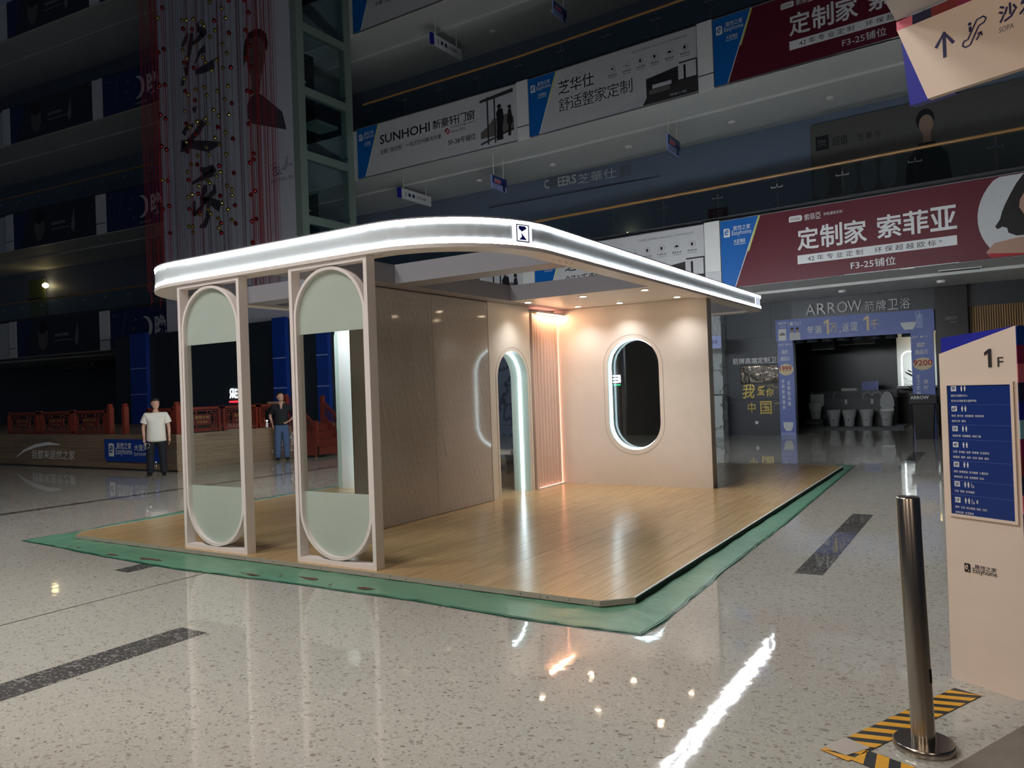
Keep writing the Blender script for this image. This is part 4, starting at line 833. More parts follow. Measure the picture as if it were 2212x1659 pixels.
s1.poly([(-19.2, .20), (-16.98, .20), (-16.98, .76), (-19.26, .76), (-19.26, .28)], 'blue_sign', t, 'board', -.0, .03); s1.poly([(-19.06, .33), (-18.84, .33), (-18.84, .62), (-18.89, .66), (-19.06, .66)], 'print_white', t, 'logo_tile', .03, .036)
s1.text('e', -19.02, .41, -18.88, .61, 'blue_sign', t, .01, .04, shear=.3); s1.text('居然之家', -18.72, .52, -18.08, .68, 'print_white', t, .012, .034); s1.text('Easyhome', -18.76, .34, -18.06, .54, 'print_white', t, 0, .034)
s1.text('大亚湾店', -17.98, .48, -17.2, .64, 'print_white', t, .012, .034); s1.text('DAYAWAN', -17.98, .36, -17.3, .44, 'print_white', t, 0, .034)
t = thing('stage_slogan', (-22.2, SY-.03, .2), 'white brush slogan with a swoosh on the dark end of the stage front', 'lettering')
s1.stroke([(-23.75, .24), (-23.3, .42), (-22.7, .56), (-22.0, .63), (-21.4, .60)], [.02, .07, .10, .09, .02], 'print_white', t, 'swoosh', .004)
s1.text('我都来居然之家', -22.9, .20, -20.7, .45, 'print_white', t, .006, .004, shear=.1); s1.text('天南地北', -23.6, .66, -22.75, .80, 'print_grey', t, 0, .004, shear=.1); s1.text('线上线下', -22.6, .68, -21.7, .82, 'print_grey', t, 0, .004, shear=.1)
t = thing('stage_lettering', (SX+.02, 14.4, .2), 'large white characters on the stage side behind the man in jeans', 'lettering'); s2.text('强化', 14.28, .34, 14.98, .72, 'print_white', t, .012, .006); s2.text('LAMINATE', 14.02, .19, 15.15, .29, 'print_white', t, 0, .006)

# lattice railings
def lattice(p0, p1, label, h=.62, plaque=True):
    a = Vector((p0[0], p0[1], SZ)); b = Vector((p1[0], p1[1], SZ)); L_ = (b-a).length; t = thing('lattice_railing', ((a.x+b.x)/2, (a.y+b.y)/2, SZ), label, 'railing', 'red lattice railings on the stage')
    pl = PL((a.x, a.y, SZ), (b.x-a.x, b.y-a.y)); wd = 'red_wood'
    def bar(u0, v0, u1, v1, w_=.022, nm='lattice_bar', par=t): return MB().bar(pl.p(u0, v0), pl.p(u1, v1), w_, w_).build(nm, wd, par)
    for u in (.03, L_-.03): MB().bar(pl.p(u, 0), pl.p(u, h+.02), .06).build('post', wd, t)
    bar(0, h-.03, L_, h-.03, .06, 'top_rail'); bar(0, .05, L_, .05, .05, 'bottom_rail')
    u0, u1, v0, v1 = .12, L_-.12, .1, h-.09; cu, cv = L_/2, (v0+v1)/2; pu, pv = L_*.24, .13
    for q in ((u0, v0, u1, v0), (u1, v0, u1, v1), (u1, v1, u0, v1), (u0, v1, u0, v0), (cu-pu, v0+.06, cu-pu, v0), (cu+pu, v0+.06, cu+pu, v0), (cu-pu, v1-.06, cu-pu, v1), (cu+pu, v1-.06, cu+pu, v1), (u0, cv+.08, cu-pu, cv+.08), (u0, cv-.08, cu-pu, cv-.08), (cu+pu, cv+.08, u1, cv+.08), (cu+pu, cv-.08, u1, cv-.08), (cu-pu*.6, cv+pv, cu-pu*.6, v1), (cu+pu*.6, cv+pv, cu+pu*.6, v1), (cu-pu*.6, v0, cu-pu*.6, cv-pv), (cu+pu*.6, v0, cu+pu*.6, cv-pv), (u0+.06, cv-.14, u0+.06, cv+.14), (u1-.06, cv-.14, u1-.06, cv+.14), (cu-pu, v0+.06, u0+.06, v0+.06), (cu+pu, v0+.06, u1-.06, v0+.06), (cu-pu, v1-.06, u0+.06, v1-.06), (cu+pu, v1-.06, u1-.06, v1-.06)): bar(*q)
    if plaque:
        pl.rect(cu-pu, cv-pv, cu+pu, cv+pv, 'dark_red', t, 'plaque', -.012, .018); pl.text('居然之家', cu-pu*.8, cv+.02, cu+pu*.8, cv+.09, 'print_gold', t, .01, .022); pl.text('大亚湾店', cu-pu*.6, cv-.09, cu+pu*.6, cv-.03, 'print_gold', t, 0, .022)
def post(x, y, label, h=.75): tag(MB().box(x-.06, y-.06, SZ, x+.06, y+.06, SZ+h-.06).lathe((x, y, SZ+h-.06), [(.06, 0), (.075, .03), (.05, .08)], 8).build('railing_post', 'red_wood'), label, 'post', 'thick red railing posts')
lattice((-24.4, SY+.1), (-22.75, SY+.1), 'first lattice railing panel from the dark end of the stage')
lattice((-22.6, SY+.1), (-21.0, SY+.1), 'second lattice railing panel from the dark end of the stage')
lattice((-20.9, SY+.1), (-19.35, SY+.1), 'third lattice railing panel, next to the two thick posts')
post(-19.2, SY+.1, 'thick red post ending the front lattice railing'); post(-18.55, SY+.1, 'thick red post standing alone before the dark backdrop'); post(SX-.12, SY+.12, 'thick red corner post by the white glass screen')
lattice((-17.6, SY+.1), (SX-.2, SY+.1), 'short lattice railing panel behind the man in white', plaque=False)
lattice((SX-.1, SY+.25), (SX-.1, SY+1.3), 'lattice panel seen through the clear glass, nearest the corner post'); lattice((SX-.1, SY+1.38), (SX-.1, SY+2.45), 'lattice panel seen through the clear glass beside the reflected letters'); lattice((SX-.1, SY+2.5), (SX-.1, SY+3.3), 'lattice panel behind the man in jeans', plaque=False); post(SX-.1, SY+3.45, 'thick red post beside the man in jeans', .85)
# dark backdrop with blue columns
bd = thing('stage_backdrop', (-22.6, 17.0, SZ), 'dark panelled backdrop with bright blue columns behind the stage', 'backdrop')
for a, b in ((-28.4, -25.0), (-25.0, -22.3), (-22.3, -19.6), (-19.6, -17.0)): MB().box(a+.01, 17.0, SZ, b-.01, 17.15, 4.15).build('panel', 'backdrop', bd)
for a, b in ((-27.2, -26.2), (-19.45, -18.85), (-17.5, -17.02)):
    c = MB().box(a, 16.85, SZ, b, 17.0, 4.2).build('blue_column', 'blue_col', bd)
    for z in (1.95, 2.9): MB().box(a, 16.84, z, b, 16.86, z+.03).build('light_seam', 'peri_light', c)
t = thing('reflected_letters', (-21.4, 16.9, 1.7), 'glowing reflection of white letters above a red bar at the stage back', 'reflection'); lp = PL((-21.75, 16.98, 0), (1, 0))  # mirror image of an unseen sign, built as emissive letters and bar
lp.text('ЯE', .0, 1.70, .40, 2.02, 'lit_white', t, .01, .02, name='letter'); lp.rect(.0, 1.555, .40, 1.605, 'reflect_red', t, 'red_bar', .01, .04)
# red wooden stairs on castors
st = thing('wooden_stairs', (-15.85, 15.3, 0), 'red wooden stairs with carved railings on castors beside the stage', 'stairs')
for i in range(4): MB().box(-16.3, 14.85, .08+.2*i, -15.45-.21*i+.01, 15.8, .28+.2*i).build('step', 'red_wood', st)
for y in (14.78, 15.84):
    MB().prism([(-16.32, .08), (-15.4, .08), (-15.4, .32), (-16.1, .98), (-16.32, .98)], lambda u, v: (u, y-.03, v), lambda u, v: (u, y+.03, v)).build('side_board', 'red_wood', st)
    for x, z in ((-15.45, .28), (-16.28, .95)): MB().box(x-.05, y-.05, z-.2, x+.05, y+.05, z+.72).build('newel_post', 'red_wood', st)
    MB().bar((-15.45, y, .85), (-16.28, y, 1.52), .06).build('sloping_rail', 'red_wood', st); MB().bar((-15.45, y, .45), (-16.28, y, 1.12), .04).build('sloping_rail', 'red_wood', st)
    for i in range(6):
        f = (i+.5)/6; x = -15.45-.83*f; z = .67*f; MB().bar((x, y, .45+z), (x, y, .85+z), .025).build('baluster', 'dark_red', st)
    for i in range(3):
        f = (i+.5)/3; x = -15.45-.83*f; z = .67*f; MB().bar((x+.1, y, .55+z), (x-.1, y, .82+z), .022).build('brace', 'dark_red', st)
for x in (-15.5, -16.2):
    for y in (14.8, 15.82): MB().lathe((x, y, 0), [(.02, .0), (.035, .02), (.035, .05), (.02, .08)], 10).build('castor', 'brass', st)
tag(MB().box(-16.5, 14.05, 1.5, -16.42, 14.6, 1.56).build('wood_offcut', 'stage_wood'), 'pale piece of board lying on the railing by the man in jeans', 'board')
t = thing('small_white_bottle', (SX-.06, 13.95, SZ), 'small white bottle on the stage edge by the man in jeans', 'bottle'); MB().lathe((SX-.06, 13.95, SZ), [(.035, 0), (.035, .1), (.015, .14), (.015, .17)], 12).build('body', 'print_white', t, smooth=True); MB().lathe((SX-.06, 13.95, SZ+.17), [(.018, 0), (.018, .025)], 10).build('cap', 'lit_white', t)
t = thing('water_bottle', (-15.85, 10.35, 0), 'clear plastic water bottle on the floor by the man in white', 'bottle')
MB().lathe((-15.85, 10.35, 0), [(.03, 0), (.036, .02), (.036, .08), (.033, .1), (.036, .12), (.036, .2), (.03, .25), (.013, .29), (.013, .31)], 14).build('body', 'clear_glass', t, smooth=True); MB().lathe((-15.85, 10.35, .31), [(.016, 0), (.016, .025)], 12).build('cap', 'print_white', t)

# ================================================================== THE TWO MEN
def skin_obj(name, chains, mat, parent, root=0, sub=2):
    """chains: list of vertex chains [(x, y, z, rx, ry)], the first vertex of each later chain may be an index into the list of points"""
    bm = bmesh.new(); lay = bm.verts.layers.skin.verify(); V = []
    for ch in chains:
        prev = None
        for q in ch:
            if isinstance(q, int): v = V[q]
            else: v = bm.verts.new(q[:3]); v[lay].radius = (q[3], q[4] if len(q) > 4 else q[3]); V.append(v)
            if prev is not None: bm.edges.new((prev, v))
            prev = v
    V[root][lay].use_root = True
    me = bpy.data.meshes.new(name); bm.to_mesh(me); bm.free(); o = bpy.data.objects.new(name, me); COL.objects.link(o)
    o.modifiers.new('s', 'SKIN'); sm = o.modifiers.new('u', 'SUBSURF'); sm.levels = sm.render_levels = sub
    dg = bpy.context.evaluated_depsgraph_get(); m2 = bpy.data.meshes.new_from_object(o.evaluated_get(dg)); m2.name = name
    bpy.data.objects.remove(o); bpy.data.meshes.remove(me); q = bpy.data.objects.new(name, m2); COL.objects.link(q); q.parent = parent; XF[q.name] = XF[parent.name]
    for p in m2.polygons: p.use_smooth = True
    m2.materials.clear(); m2.materials.append(MATS[mat]); return q
def hand(w_, d, side, palm):
    """chains for a hand hanging from wrist w_ along direction d, palm normal palm"""
    w_ = Vector(w_); d = Vector(d).normalized(); palm = Vector(palm).normalized(); s = d.cross(palm).normalized()*side; ch = []
    for i, (o_, l) in enumerate(((-.030, .065), (-.010, .075), (.010, .072), (.030, .055))):
        b = w_+d*.085+s*o_; k = b+d*l*.5+palm*.006; e = b+d*l+palm*.022; ch.append([tuple(w_+d*.03+s*o_*.5)+(.014, .010), tuple(b)+(.0095, .0095), tuple(k)+(.008, .008), tuple(e)+(.0065, .0065)])
    b = w_+d*.03-s*.028; ch.append([tuple(w_+d*.015)+(.014, .012), tuple(b)+(.011, .011), tuple(b+d*.035-s*.014+palm*.012)+(.009, .009), tuple(b+d*.06-s*.012+palm*.022)+(.0075, .0075)])
    return ch
def man(name, loc, rz, label, H, pose, top, bottom, headyaw, headpitch):
    t = thing(name, loc, label, 'person', rz=rz); k = H/1.72; P = lambda *a: tuple(v*k for v in a)
    base = 0
    lf, rf = pose['feet']; la, ra = pose['arms']
    body = [[P(0, .0, .93, .135, .10), P(0, .0, 1.05, .125, .09), P(0, -.005, 1.22, .145, .10), P(0, 0, 1.36, .15, .095), P(0, .0, 1.44, .075, .06), P(0, -.01, 1.50, .055, .055), P(0, -.015, 1.55, .055, .058)],
            [0, P(lf[0]*.75, 0, .88, .088), P(lf[0]*.95, -.015+lf[1]*.3, .49, .060), P(lf[0], .01+lf[1], .10, .042), P(lf[0]*1.0, lf[1]-.0, .04, .040), P(lf[0]*1.18, lf[1]-.11, .035, .042, .03), P(lf[0]*1.25, lf[1]-.19, .028, .034, .022)],
            [0, P(rf[0]*.75, 0, .88, .088), P(rf[0]*.95, -.015+rf[1]*.3, .49, .060), P(rf[0], .01+rf[1], .10, .042), P(rf[0]*1.0, rf[1]-.0, .04, .040), P(rf[0]*1.18, rf[1]-.11, .035, .042, .03), P(rf[0]*1.25, rf[1]-.19, .028, .034, .022)]]
    for side, arm in ((1, la), (-1, ra)):
        sh, el, wr = arm[:3]; body.append([3, P(*sh, .058), P(*el, .042), P(*[(e*.45+w_*.55) for e, w_ in zip(el, wr)], .036), P(*wr, .026, .022)])
    # palms continue the wrists
    n_leg = 7+6+6; widx = [n_leg+3, n_leg+7]
    for side, arm, wi in ((1, la, widx[0]), (-1, ra, widx[1])):
        wr = Vector(P(*arm[2])); d = arm[3] if len(arm) > 3 else (0, -.1, -1); pn = arm[4] if len(arm) > 4 else (-side, 0, 0)
        dd = Vector(d).normalized(); body.append([wi, tuple(wr+dd*.05*k)+(.034*k, .016*k), tuple(wr+dd*.085*k)+(.032*k, .014*k)])
        s = dd.cross(Vector(pn).normalized()).normalized()
        base_i = sum(len([q for q in ch if not isinstance(q, int)]) for ch in body)-1
        for o_, l in ((-.027, .06), (-.009, .072), (.009, .07), (.027, .052)):
            b = wr+dd*.10*k+s*o_*k; e = b+dd*l*.5*k+Vector(pn)*.006*k; f = b+dd*l*k+Vector(pn)*.022*k; body.append([base_i, tuple(b)+(.0095*k,)*2, tuple(e)+(.0085*k,)*2, tuple(f)+(.0065*k,)*2])
        b = wr+dd*.045*k+s*.036*k; body.append([base_i-1, tuple(b)+(.012*k,)*2, tuple(b+dd*.03*k+s*.014*k)+(.010*k,)*2, tuple(b+dd*.055*k+s*.015*k)+(.008*k,)*2])
    bo = skin_obj('body', body, 'skin', t, 0, 2)
    # head: a shaped lofted form on the neck
    hm = Matrix.Translation(Vector(P(0, -.02, 1.545))) @ Matrix.Rotation(headyaw, 4, 'Z') @ Matrix.Rotation(headpitch, 4, 'X')
    def sec(rows, nm, mt, par, n=16, push=None):
        rows = [(z*1.04, a*1.1, b*1.06, c) for z, a, b, c in rows]
        vs = []; fs = []
        for (z, rx, ry, cy) in rows:
            for j in range(n):
                a = 2*math.pi*j/n; x, y = rx*math.sin(a), cy-ry*math.cos(a)
                if push: x, y = push(x, y, z, a)
                vs.append(XF[t.name] @ (hm @ Vector((x*k, y*k, z*k))))
        for i in range(len(rows)-1):
            for j in range(n): fs.append((i*n+j, i*n+(j+1) % n, (i+1)*n+(j+1) % n, (i+1)*n+j))
        fs += [tuple(reversed(range(n))), tuple(range((len(rows)-1)*n, len(rows)*n))]
        return MB().add(vs, fs).build(nm, mt, par, smooth='all')
    def nose(x, y, z, a):
        if abs(math.sin(a/2)) < .05: y -= .018 if .085 < z < .115 else (.010 if .115 <= z < .135 else (.004 if .04 < z < .08 else 0))
        return x, y
    hd_ = sec([(-.015, .03, .035, -.035), (.0, .045, .055, -.03), (.03, .058, .075, -.02), (.06, .068, .088, -.012), (.09, .073, .094, -.006), (.12, .076, .097, 0), (.15, .077, .098, .004), (.18, .074, .093, .008), (.205, .06, .075, .01), (.222, .03, .04, .01)], 'head', 'skin', bo, 24, nose)
    hair = sec([(.07, .05, .03, .072), (.10, .083, .055, .048), (.13, .088, .072, .034), (.152, .089, .092, .018), (.166, .089, .110, .002), (.2, .083, .106, .004), (.225, .066, .083, .006), (.245, .03, .04, .006)], 'hair', 'hair', t, 20)
    for sx in (-1, 1):
        m = MB(); c = Vector((sx*.033, -.1015, .126)); m.add([XF[t.name] @ (hm @ ((c+Vector((q[0], q[1], q[2])))*k)) for q in ((-.014, .002, 0), (0, -.003, -.005), (.014, .004, 0), (0, -.002, .006))], [(0, 1, 2, 3)]); m.build('eye', 'hair', bo, fix=False)
        m = MB(); m.add([XF[t.name] @ (hm @ ((Vector((sx*.033, -.103, .147))+Vector(q))*k)) for q in ((-.019, .004, 0), (.019, .006, 0), (.016, .004, .006), (-.016, .002, .007))], [(0, 1, 2, 3)]); m.build('eyebrow', 'hair', bo, fix=False)
        m = MB(); m.lathe((0, 0, 0), [(.004, -.03), (.012, -.015), (.014, .01), (.008, .028)], 8, sx=.5); m.v = [XF[t.name] @ (hm @ ((Vector(q)+Vector((sx*.086, .008, .11)))*k)) for q in m.v]; m.build('ear', 'skin', bo, smooth='all')
    m = MB(); m.add([XF[t.name] @ (hm @ (Vector(q)*k)) for q in ((-.024, -.103, .058), (0, -.112, .053), (.024, -.103, .058), (0, -.112, .064))], [(0, 1, 2, 3)]); m.build('mouth', 'lip', bo, fix=False)
    # clothes
    i_ = top[1]
    shirt = [[P(0, 0, top[2]-.03, .215+i_, .165+i_), P(0, 0, top[2]+.02, .21+i_, .16+i_), P(0, 0, 1.08, .195+i_, .145+i_), P(0, -.005, 1.24, .19+i_, .135+i_), P(0, 0, 1.37, .19+i_*.6, .125+i_*.5), P(0, 0, 1.44, .10, .085), P(0, 0, 1.455, .085, .075)]]
    for arm in (la, ra):
        sh, el, wr = arm[:3]; m_ = [s*.35+e*.65 for s, e in zip(sh, el)]; shirt.append([4, P(*sh, .092), P(*[a*.5+b*.5 for a, b in zip(sh, m_)], .088+i_*.6), P(*m_, .085+i_), P(*[m*1.04-a*.04 for a, m in zip(sh, m_)], .085+i_)])
    so = skin_obj('shirt', shirt, top[0], t, 0, 2)
    pants = [[P(0, 0, 1.04, .165, .125), P(0, 0, .98, .168, .128), P(0, 0, .88, .168, .128)]]
    for ft in (lf, rf): pants.append([2, P(ft[0]*.78, 0, .80, .115), P(ft[0]*.95, -.012+ft[1]*.3, .49, .092), P(ft[0]*1.02, .012+ft[1], .11, .082), P(ft[0]*1.02, .01+ft[1], .05, .082)])
    skin_obj('trousers', pants, bottom, t, 0, 2)
    for ft in (lf, rf): skin_obj('shoe', [[P(ft[0]*.98, ft[1]+.05, .05, .048, .045), P(ft[0]*1.1, ft[1]-.05, .045, .052, .042), P(ft[0]*1.22, ft[1]-.17, .035, .046, .032), P(ft[0]*1.27, ft[1]-.22, .03, .032, .024)]], 'shoe', t, 0, 1)
    return t
face1 = math.atan2(10.45, -16.0)  # unused guide
m1 = man('person', (-16.03, 10.5, 0), R(52), 'man in a white T-shirt and black trousers standing before the stage corner', 1.69,
    dict(feet=((.13, -.02), (-.15, .03)), arms=(((.19, 0, 1.385), (.265, .03, 1.12), (.275, -.04, .87), (0, -.12, -1), (-1, -.2, 0)), ((-.19, 0, 1.385), (-.27, .02, 1.12), (-.25, -.09, .88), (.05, -.2, -1), (1, -.2, 0)))),
    ('tee_white', .02, .80), 'pants_black', R(20), R(-6))
m2 = man('person', (-16.02, 14.1, 0), R(50), 'man in a black polo shirt and blue jeans, hand on hip', 1.75,
    dict(feet=((.11, 0), (-.11, .01)), arms=(((.19, .0, 1.385), (.36, .07, 1.17), (.20, -.10, 1.02), (-.75, -.35, -.35), (-.4, -.5, .3)), ((-.19, 0, 1.385), (-.28, .10, 1.16), (-.22, .06, .95), (.1, .1, -1), (1, 0, 0)))),
    ('shirt_black', .0, .93), 'jeans', R(22), R(-20))
co = MB(); co.add([XF[m2.name] @ Vector(q) for q in ((-.045, -.118, 1.49), (.045, -.118, 1.49), (.012, -.148, 1.36), (-.012, -.148, 1.36))], [(0, 1, 2, 3)]); co.build('open_collar', 'skin', m2, fix=False)
for sx in (-1, 1): MB().add([XF[m2.name] @ Vector(q) for q in ((sx*.045, -.12, 1.50), (sx*.09, -.10, 1.49), (sx*.085, -.15, 1.42), (sx*.02, -.155, 1.40))], [(0, 1, 2, 3)]).build('collar_flap', 'shirt_black', m2, fix=False)
ko = MB().tube([(.0, .055*math.cos(a), .055*math.sin(a)) for a in [2*math.pi*i/16 for i in range(16)]], .006, 6, True)
ko.v = [(-15.95+q[0]*.7+q[1]*.5, 10.22+q[1]*.8, .70+q[2]) for q in ko.v]
tag(ko.build('key_ring', 'chrome'), 'pale ring held in the hand of the man in white', 'ring')

# ================================================================== THE BOOTH
PX0, PX1, PY0, PY1, PZ = -9.88, -2.35, 5.22, 15.15, .055
C_ = .2
oct_ = [(PX0+C_, PY0), (PX1-C_, PY0), (PX1, PY0+C_), (PX1, PY1-C_), (PX1-C_, PY1), (PX0+C_, PY1), (PX0, PY1-C_), (PX0, PY0+C_)]
def shrink(p, d): return [(min(max(x, PX0+d), PX1-d), min(max(y, PY0+d), PY1-d)) for x, y in p]
# green tarpaulin sheet under the platform
random.seed(11)
outer = [(-10.29, 4.885), (-9.3, 4.82), (-8.2, 4.74), (-6.81, 4.69), (-5.3, 4.77), (-3.94, 4.78), (-2.97, 4.73), (-2.03, 4.76), (-2.0, 5.15), (-2.05, 6.5), (-2.07, 8.0), (-2.08, 9.23), (-2.15, 12.0), (-2.25, 15.71), (-5, 15.6), (-10.3, 15.6), (-10.3, 12), (-10.29, 9.33), (-10.45, 7.27), (-10.24, 5.56)]
N_, K_ = 12, 7
def lerp(a, b, t): return (a[0]+(b[0]-a[0])*t, a[1]+(b[1]-a[1])*t)
ring_o = [lerp(outer[i], outer[(i+1) % len(outer)], j/N_) for i in range(len(outer)) for j in range(N_)]
cx, cy = (PX0+PX1)/2, (PY0+PY1)/2
def inner_pt(p):
    x = min(max(p[0], PX0+.12), PX1-.12); y = min(max(p[1], PY0+.12), PY1-.12); return (x, y)
vs = []; fs = []
for i, p in enumerate(ring_o):
    q = inner_pt(p); jx, jy = noise.noise((p[0]*3.1, p[1]*3.1, 1))*.012, noise.noise((p[0]*3.1, p[1]*3.1, 9))*.012
    for k in range(K_+1):
        t_ = k/K_; x, y = p[0]+(q[0]-p[0])*t_, p[1]+(q[1]-p[1])*t_
        if k == 0: x += jx; y += jy
        n1 = noise.noise((x*2.3, y*2.3, 0)); n2 = noise.noise((x*7, y*4, 3)); ridge = max(0, .35-abs(n1))**2*.09
        h = .0035+max(0, ridge+.006*n2)*(1 if k < K_-1 else .2)
        vs.append((x, y, min(h, .012)))
n_ = len(ring_o)
for i in range(n_):
    j = (i+1) % n_
    for k in range(K_): fs.append((i*(K_+1)+k, j*(K_+1)+k, j*(K_+1)+k+1, i*(K_+1)+k+1))
tp = thing('tarpaulin', (cx, cy, 0), 'wrinkled green plastic sheet spread under the wooden platform', 'tarpaulin')
MB().add(vs, fs).build('sheet', 'tarp', tp, smooth='all')
hem = MB(); hv = []
for i, p in enumerate(ring_o):
    a = ring_o[i-1]; b = ring_o[(i+1) % n_]; dx, dy = b[0]-a[0], b[1]-a[1]; l = math.hypot(dx, dy); nx, ny = dy/l, -dx/l
    w_ = .012+.010*noise.noise((p[0]*2, p[1]*2, 5)); v0 = vs[i*(K_+1)]
    hv += [(v0[0]-nx*.02, v0[1]-ny*.02, v0[2]+.002), (v0[0]+nx*w_, v0[1]+ny*w_, .0025)]
hem.add(hv, [(2*i, 2*((i+1) % n_), 2*((i+1) % n_)+1, 2*i+1) for i in range(n_)]).build('dark_hem', 'tarp_hem', tp, fix=False)
for x, y, s in ((-9.2, 4.92, .3), (-8.25, 4.83, .22), (-7.6, 4.86, .25), (-6.0, 4.83, .2), (-5.3, 4.95, .25), (-4.6, 4.9, .2)):
    m = MB(); pts = [(x+s*random.uniform(.3, 1)*math.cos(a)*.8, y+s*random.uniform(.2, .5)*math.sin(a)*.4) for a in [i*.7 for i in range(9)]]; m.slab(pts, .0095, .0105).build('mud_smear', 'dirt', tp)
# loose scraps
for i, (x, y, c) in enumerate(((-5.65, 4.9, 'red leaf scrap on the tarpaulin nearest the left glass screen'), (-4.95, 4.83, 'red leaf scrap on the tarpaulin hem between the screens'))):
    m = MB(); m.add([(x-.035, y, .012), (x, y-.012, .02), (x+.035, y+.01, .03), (x, y+.014, .014)], [(0, 1, 2), (0, 2, 3)]); tag(m.build('leaf_scrap', 'print_red', fix=False), c, 'leaf')
# platform
pf = thing('timber_platform', (cx, cy, 0), 'wide low timber platform with oak planks and cut corners', 'platform')
MB().slab(shrink(oct_, .015), .004, PZ-.014).build('base_frame', 'black_edge', pf)
segs = [(PX0+C_, -8.2), (-8.2, -6.32), (-6.32, -4.6), (-4.6, -3.06), (-3.06, PX1-C_)]
for a, b in segs:
    e = MB().box(a+.002, PY0, .012, b-.002, PY0+.015, PZ-.002).build('edge_board', 'ply_edge', pf)
    for f in (.12, .5, .88): x = a+(b-a)*f; MB().lathe((x, PY0-.001, .03), [(.004, 0), (.004, .006)], 6).build('screw', 'print_black', e)
for q in (((PX0, PY0+C_), (PX0+C_, PY0)), ((PX1-C_, PY0), (PX1, PY0+C_))): MB().bar((q[0][0], q[0][1], .0335), (q[1][0], q[1][1], .0335), .014, .043).build('edge_board', 'ply_edge', pf)
MB().box(PX1-.012, PY0+C_, PZ-.005, PX1+.006, PY1-C_, PZ+.001).build('white_edging', 'white_trim', pf); MB().box(PX1-.012, PY0+C_, .002, PX1+.002, PY1-C_, PZ-.005).build('black_side', 'black_edge', pf)
MB().box(PX0-.004, PY0+C_, PZ-.012, PX0+.012, PY1-C_, PZ+.001).build('white_edging', 'white_trim', pf); MB().box(PX0+C_, PY1-.012, PZ-.03, PX1-C_, PY1, PZ+.001).build('white_edging', 'white_trim', pf)
cols = 37; cw = (PX1-PX0-.02)/cols; plen = (PY1-PY0)/7; cache = {}
for c in range(cols):
    xa = PX0+.01+c*cw; ys = [PY0+i*plen for i in range(8)] if c % 2 == 0 else [PY0]+[PY0+(i+.5)*plen for i in range(7)]+[PY1]
    for i, (ya, yb) in enumerate(zip(ys, ys[1:])):
        edge = c in (0, cols-1) and (i == 0 or i == len(ys)-2)
        key = None if edge else round(yb-ya, 3)
        w2, l2 = cw/2-.0012, (yb-ya)/2-.0015; xm, ym = xa+cw/2, (ya+yb)/2
        if key in cache: o = bpy.data.objects.new('plank', cache[key]); COL.objects.link(o)
        else:
            poly = [(-w2, -l2), (w2, -l2), (w2, l2), (-w2, l2)]
            if edge:
                s = 1 if c else -1; e = -1 if i == 0 else 1
                poly = [(-s*w2, e*l2), (s*w2, e*(l2-C_+.01)), (s*w2, -e*l2), (-s*w2, -e*l2)]
            m = MB().slab(poly, -.012, 0.); me = bpy.data.meshes.new('plank'); me.from_pydata(m.v, [], m.f)
            bm = bmesh.new(); bm.from_mesh(me); bmesh.ops.recalc_face_normals(bm, faces=bm.faces); bm.to_mesh(me); bm.free(); me.materials.append(MATS['oak_plank']); o = bpy.data.objects.new('plank', me); COL.objects.link(o)
            if key: cache[key] = me
        o.parent = pf; o.location = (xm-cx, ym-cy, PZ+random.uniform(-.0006, .0003))

# canopy
KX0, KX1, KY0, KY1 = -8.78, -3.55, 5.27, 14.75
def rr(x0, x1, y0, y1, rad, d=0, n=14):
    """rounded plan outline with outward normals, counter-clockwise from the front left"""
    out = []
    for cx_, cy_, r, a0 in ((x0+rad[0], y0+rad[0], rad[0], 180), (x1-rad[1], y0+rad[1], rad[1], 270), (x1-rad[2], y1-rad[2], rad[2], 0), (x0+rad[3], y1-rad[3], rad[3], 90)):
        for i in range(n+1): a = R(a0+90*i/n); out.append((cx_+r*math.cos(a), cy_+r*math.sin(a), math.cos(a), math.sin(a)))
    return out
KP = rr(KX0, KX1, KY0, KY1, (1.15, 1.2, .42, .9))
can = thing('lit_canopy', ((KX0+KX1)/2, (KY0+KY1)/2, 2.93), 'rounded flat canopy edged with two glowing white light bands', 'canopy')
def prof(o0, z0, o1, z1): return [(o0, z0), (o1, z0), (o1, z1), (o0, z1)]
MB().ring(KP, prof(-.22, 2.935, .012, 2.972)).build('bottom_lip', 'pink_white', can, smooth=True)
MB().ring(KP, prof(-.06, 2.972, .0008, 3.20)).build('fascia_panel', 'fascia', can, smooth=True)
MB().ring(KP, prof(-.22, 3.198, .008, 3.212)).build('top_lip', 'roof_grey', can, smooth=True)
MB().ring(KP, prof(-.018, 3.160, .003, 3.198)).build('led_band', 'led', can, smooth=True)
MB().ring(KP, prof(-.018, 2.974, .003, 3.012)).build('led_band', 'led', can, smooth=True)
MB().ring(KP, prof(-.22, 2.97, -.20, 3.20)).build('inner_fascia', 'roof_grey', can, smooth=True)
for x in (-7.1, -5.45): MB().box(x-.004, KY0+.015, 2.985, x+.004, KY0+.022, 3.19).build('fascia_joint', 'print_grey', can)
for y in (8.4, 11.3): MB().box(KX1-.022, y-.004, 2.985, KX1-.015, y+.004, 3.19).build('fascia_joint', 'print_grey', can)
def beam(x0, y0, x1, y1, nm='roof_beam', z0=2.955, z1=3.18): return MB().box(x0, y0, z0, x1, y1, z1).build(nm, 'roof_grey', can)
beam(-6.42, KY0+.2, -5.95, KY1-.2); beam(KX0+.2, 7.02, -6.42, 7.38); beam(-5.95, 7.02, KX1-.2, 7.38)
beam(KX0+.21, 9.65, -6.42, 12.2, 'soffit_board', 2.955, 3.02); sf = MB().box(-5.95, 9.65, 2.955, KX1-.2, 12.2, 3.02).build('soffit_board', 'peach_wall', can); beam(-5.95, 9.6, KX1-.2, 9.66); beam(KX0+.21, 9.6, -6.42, 9.66)
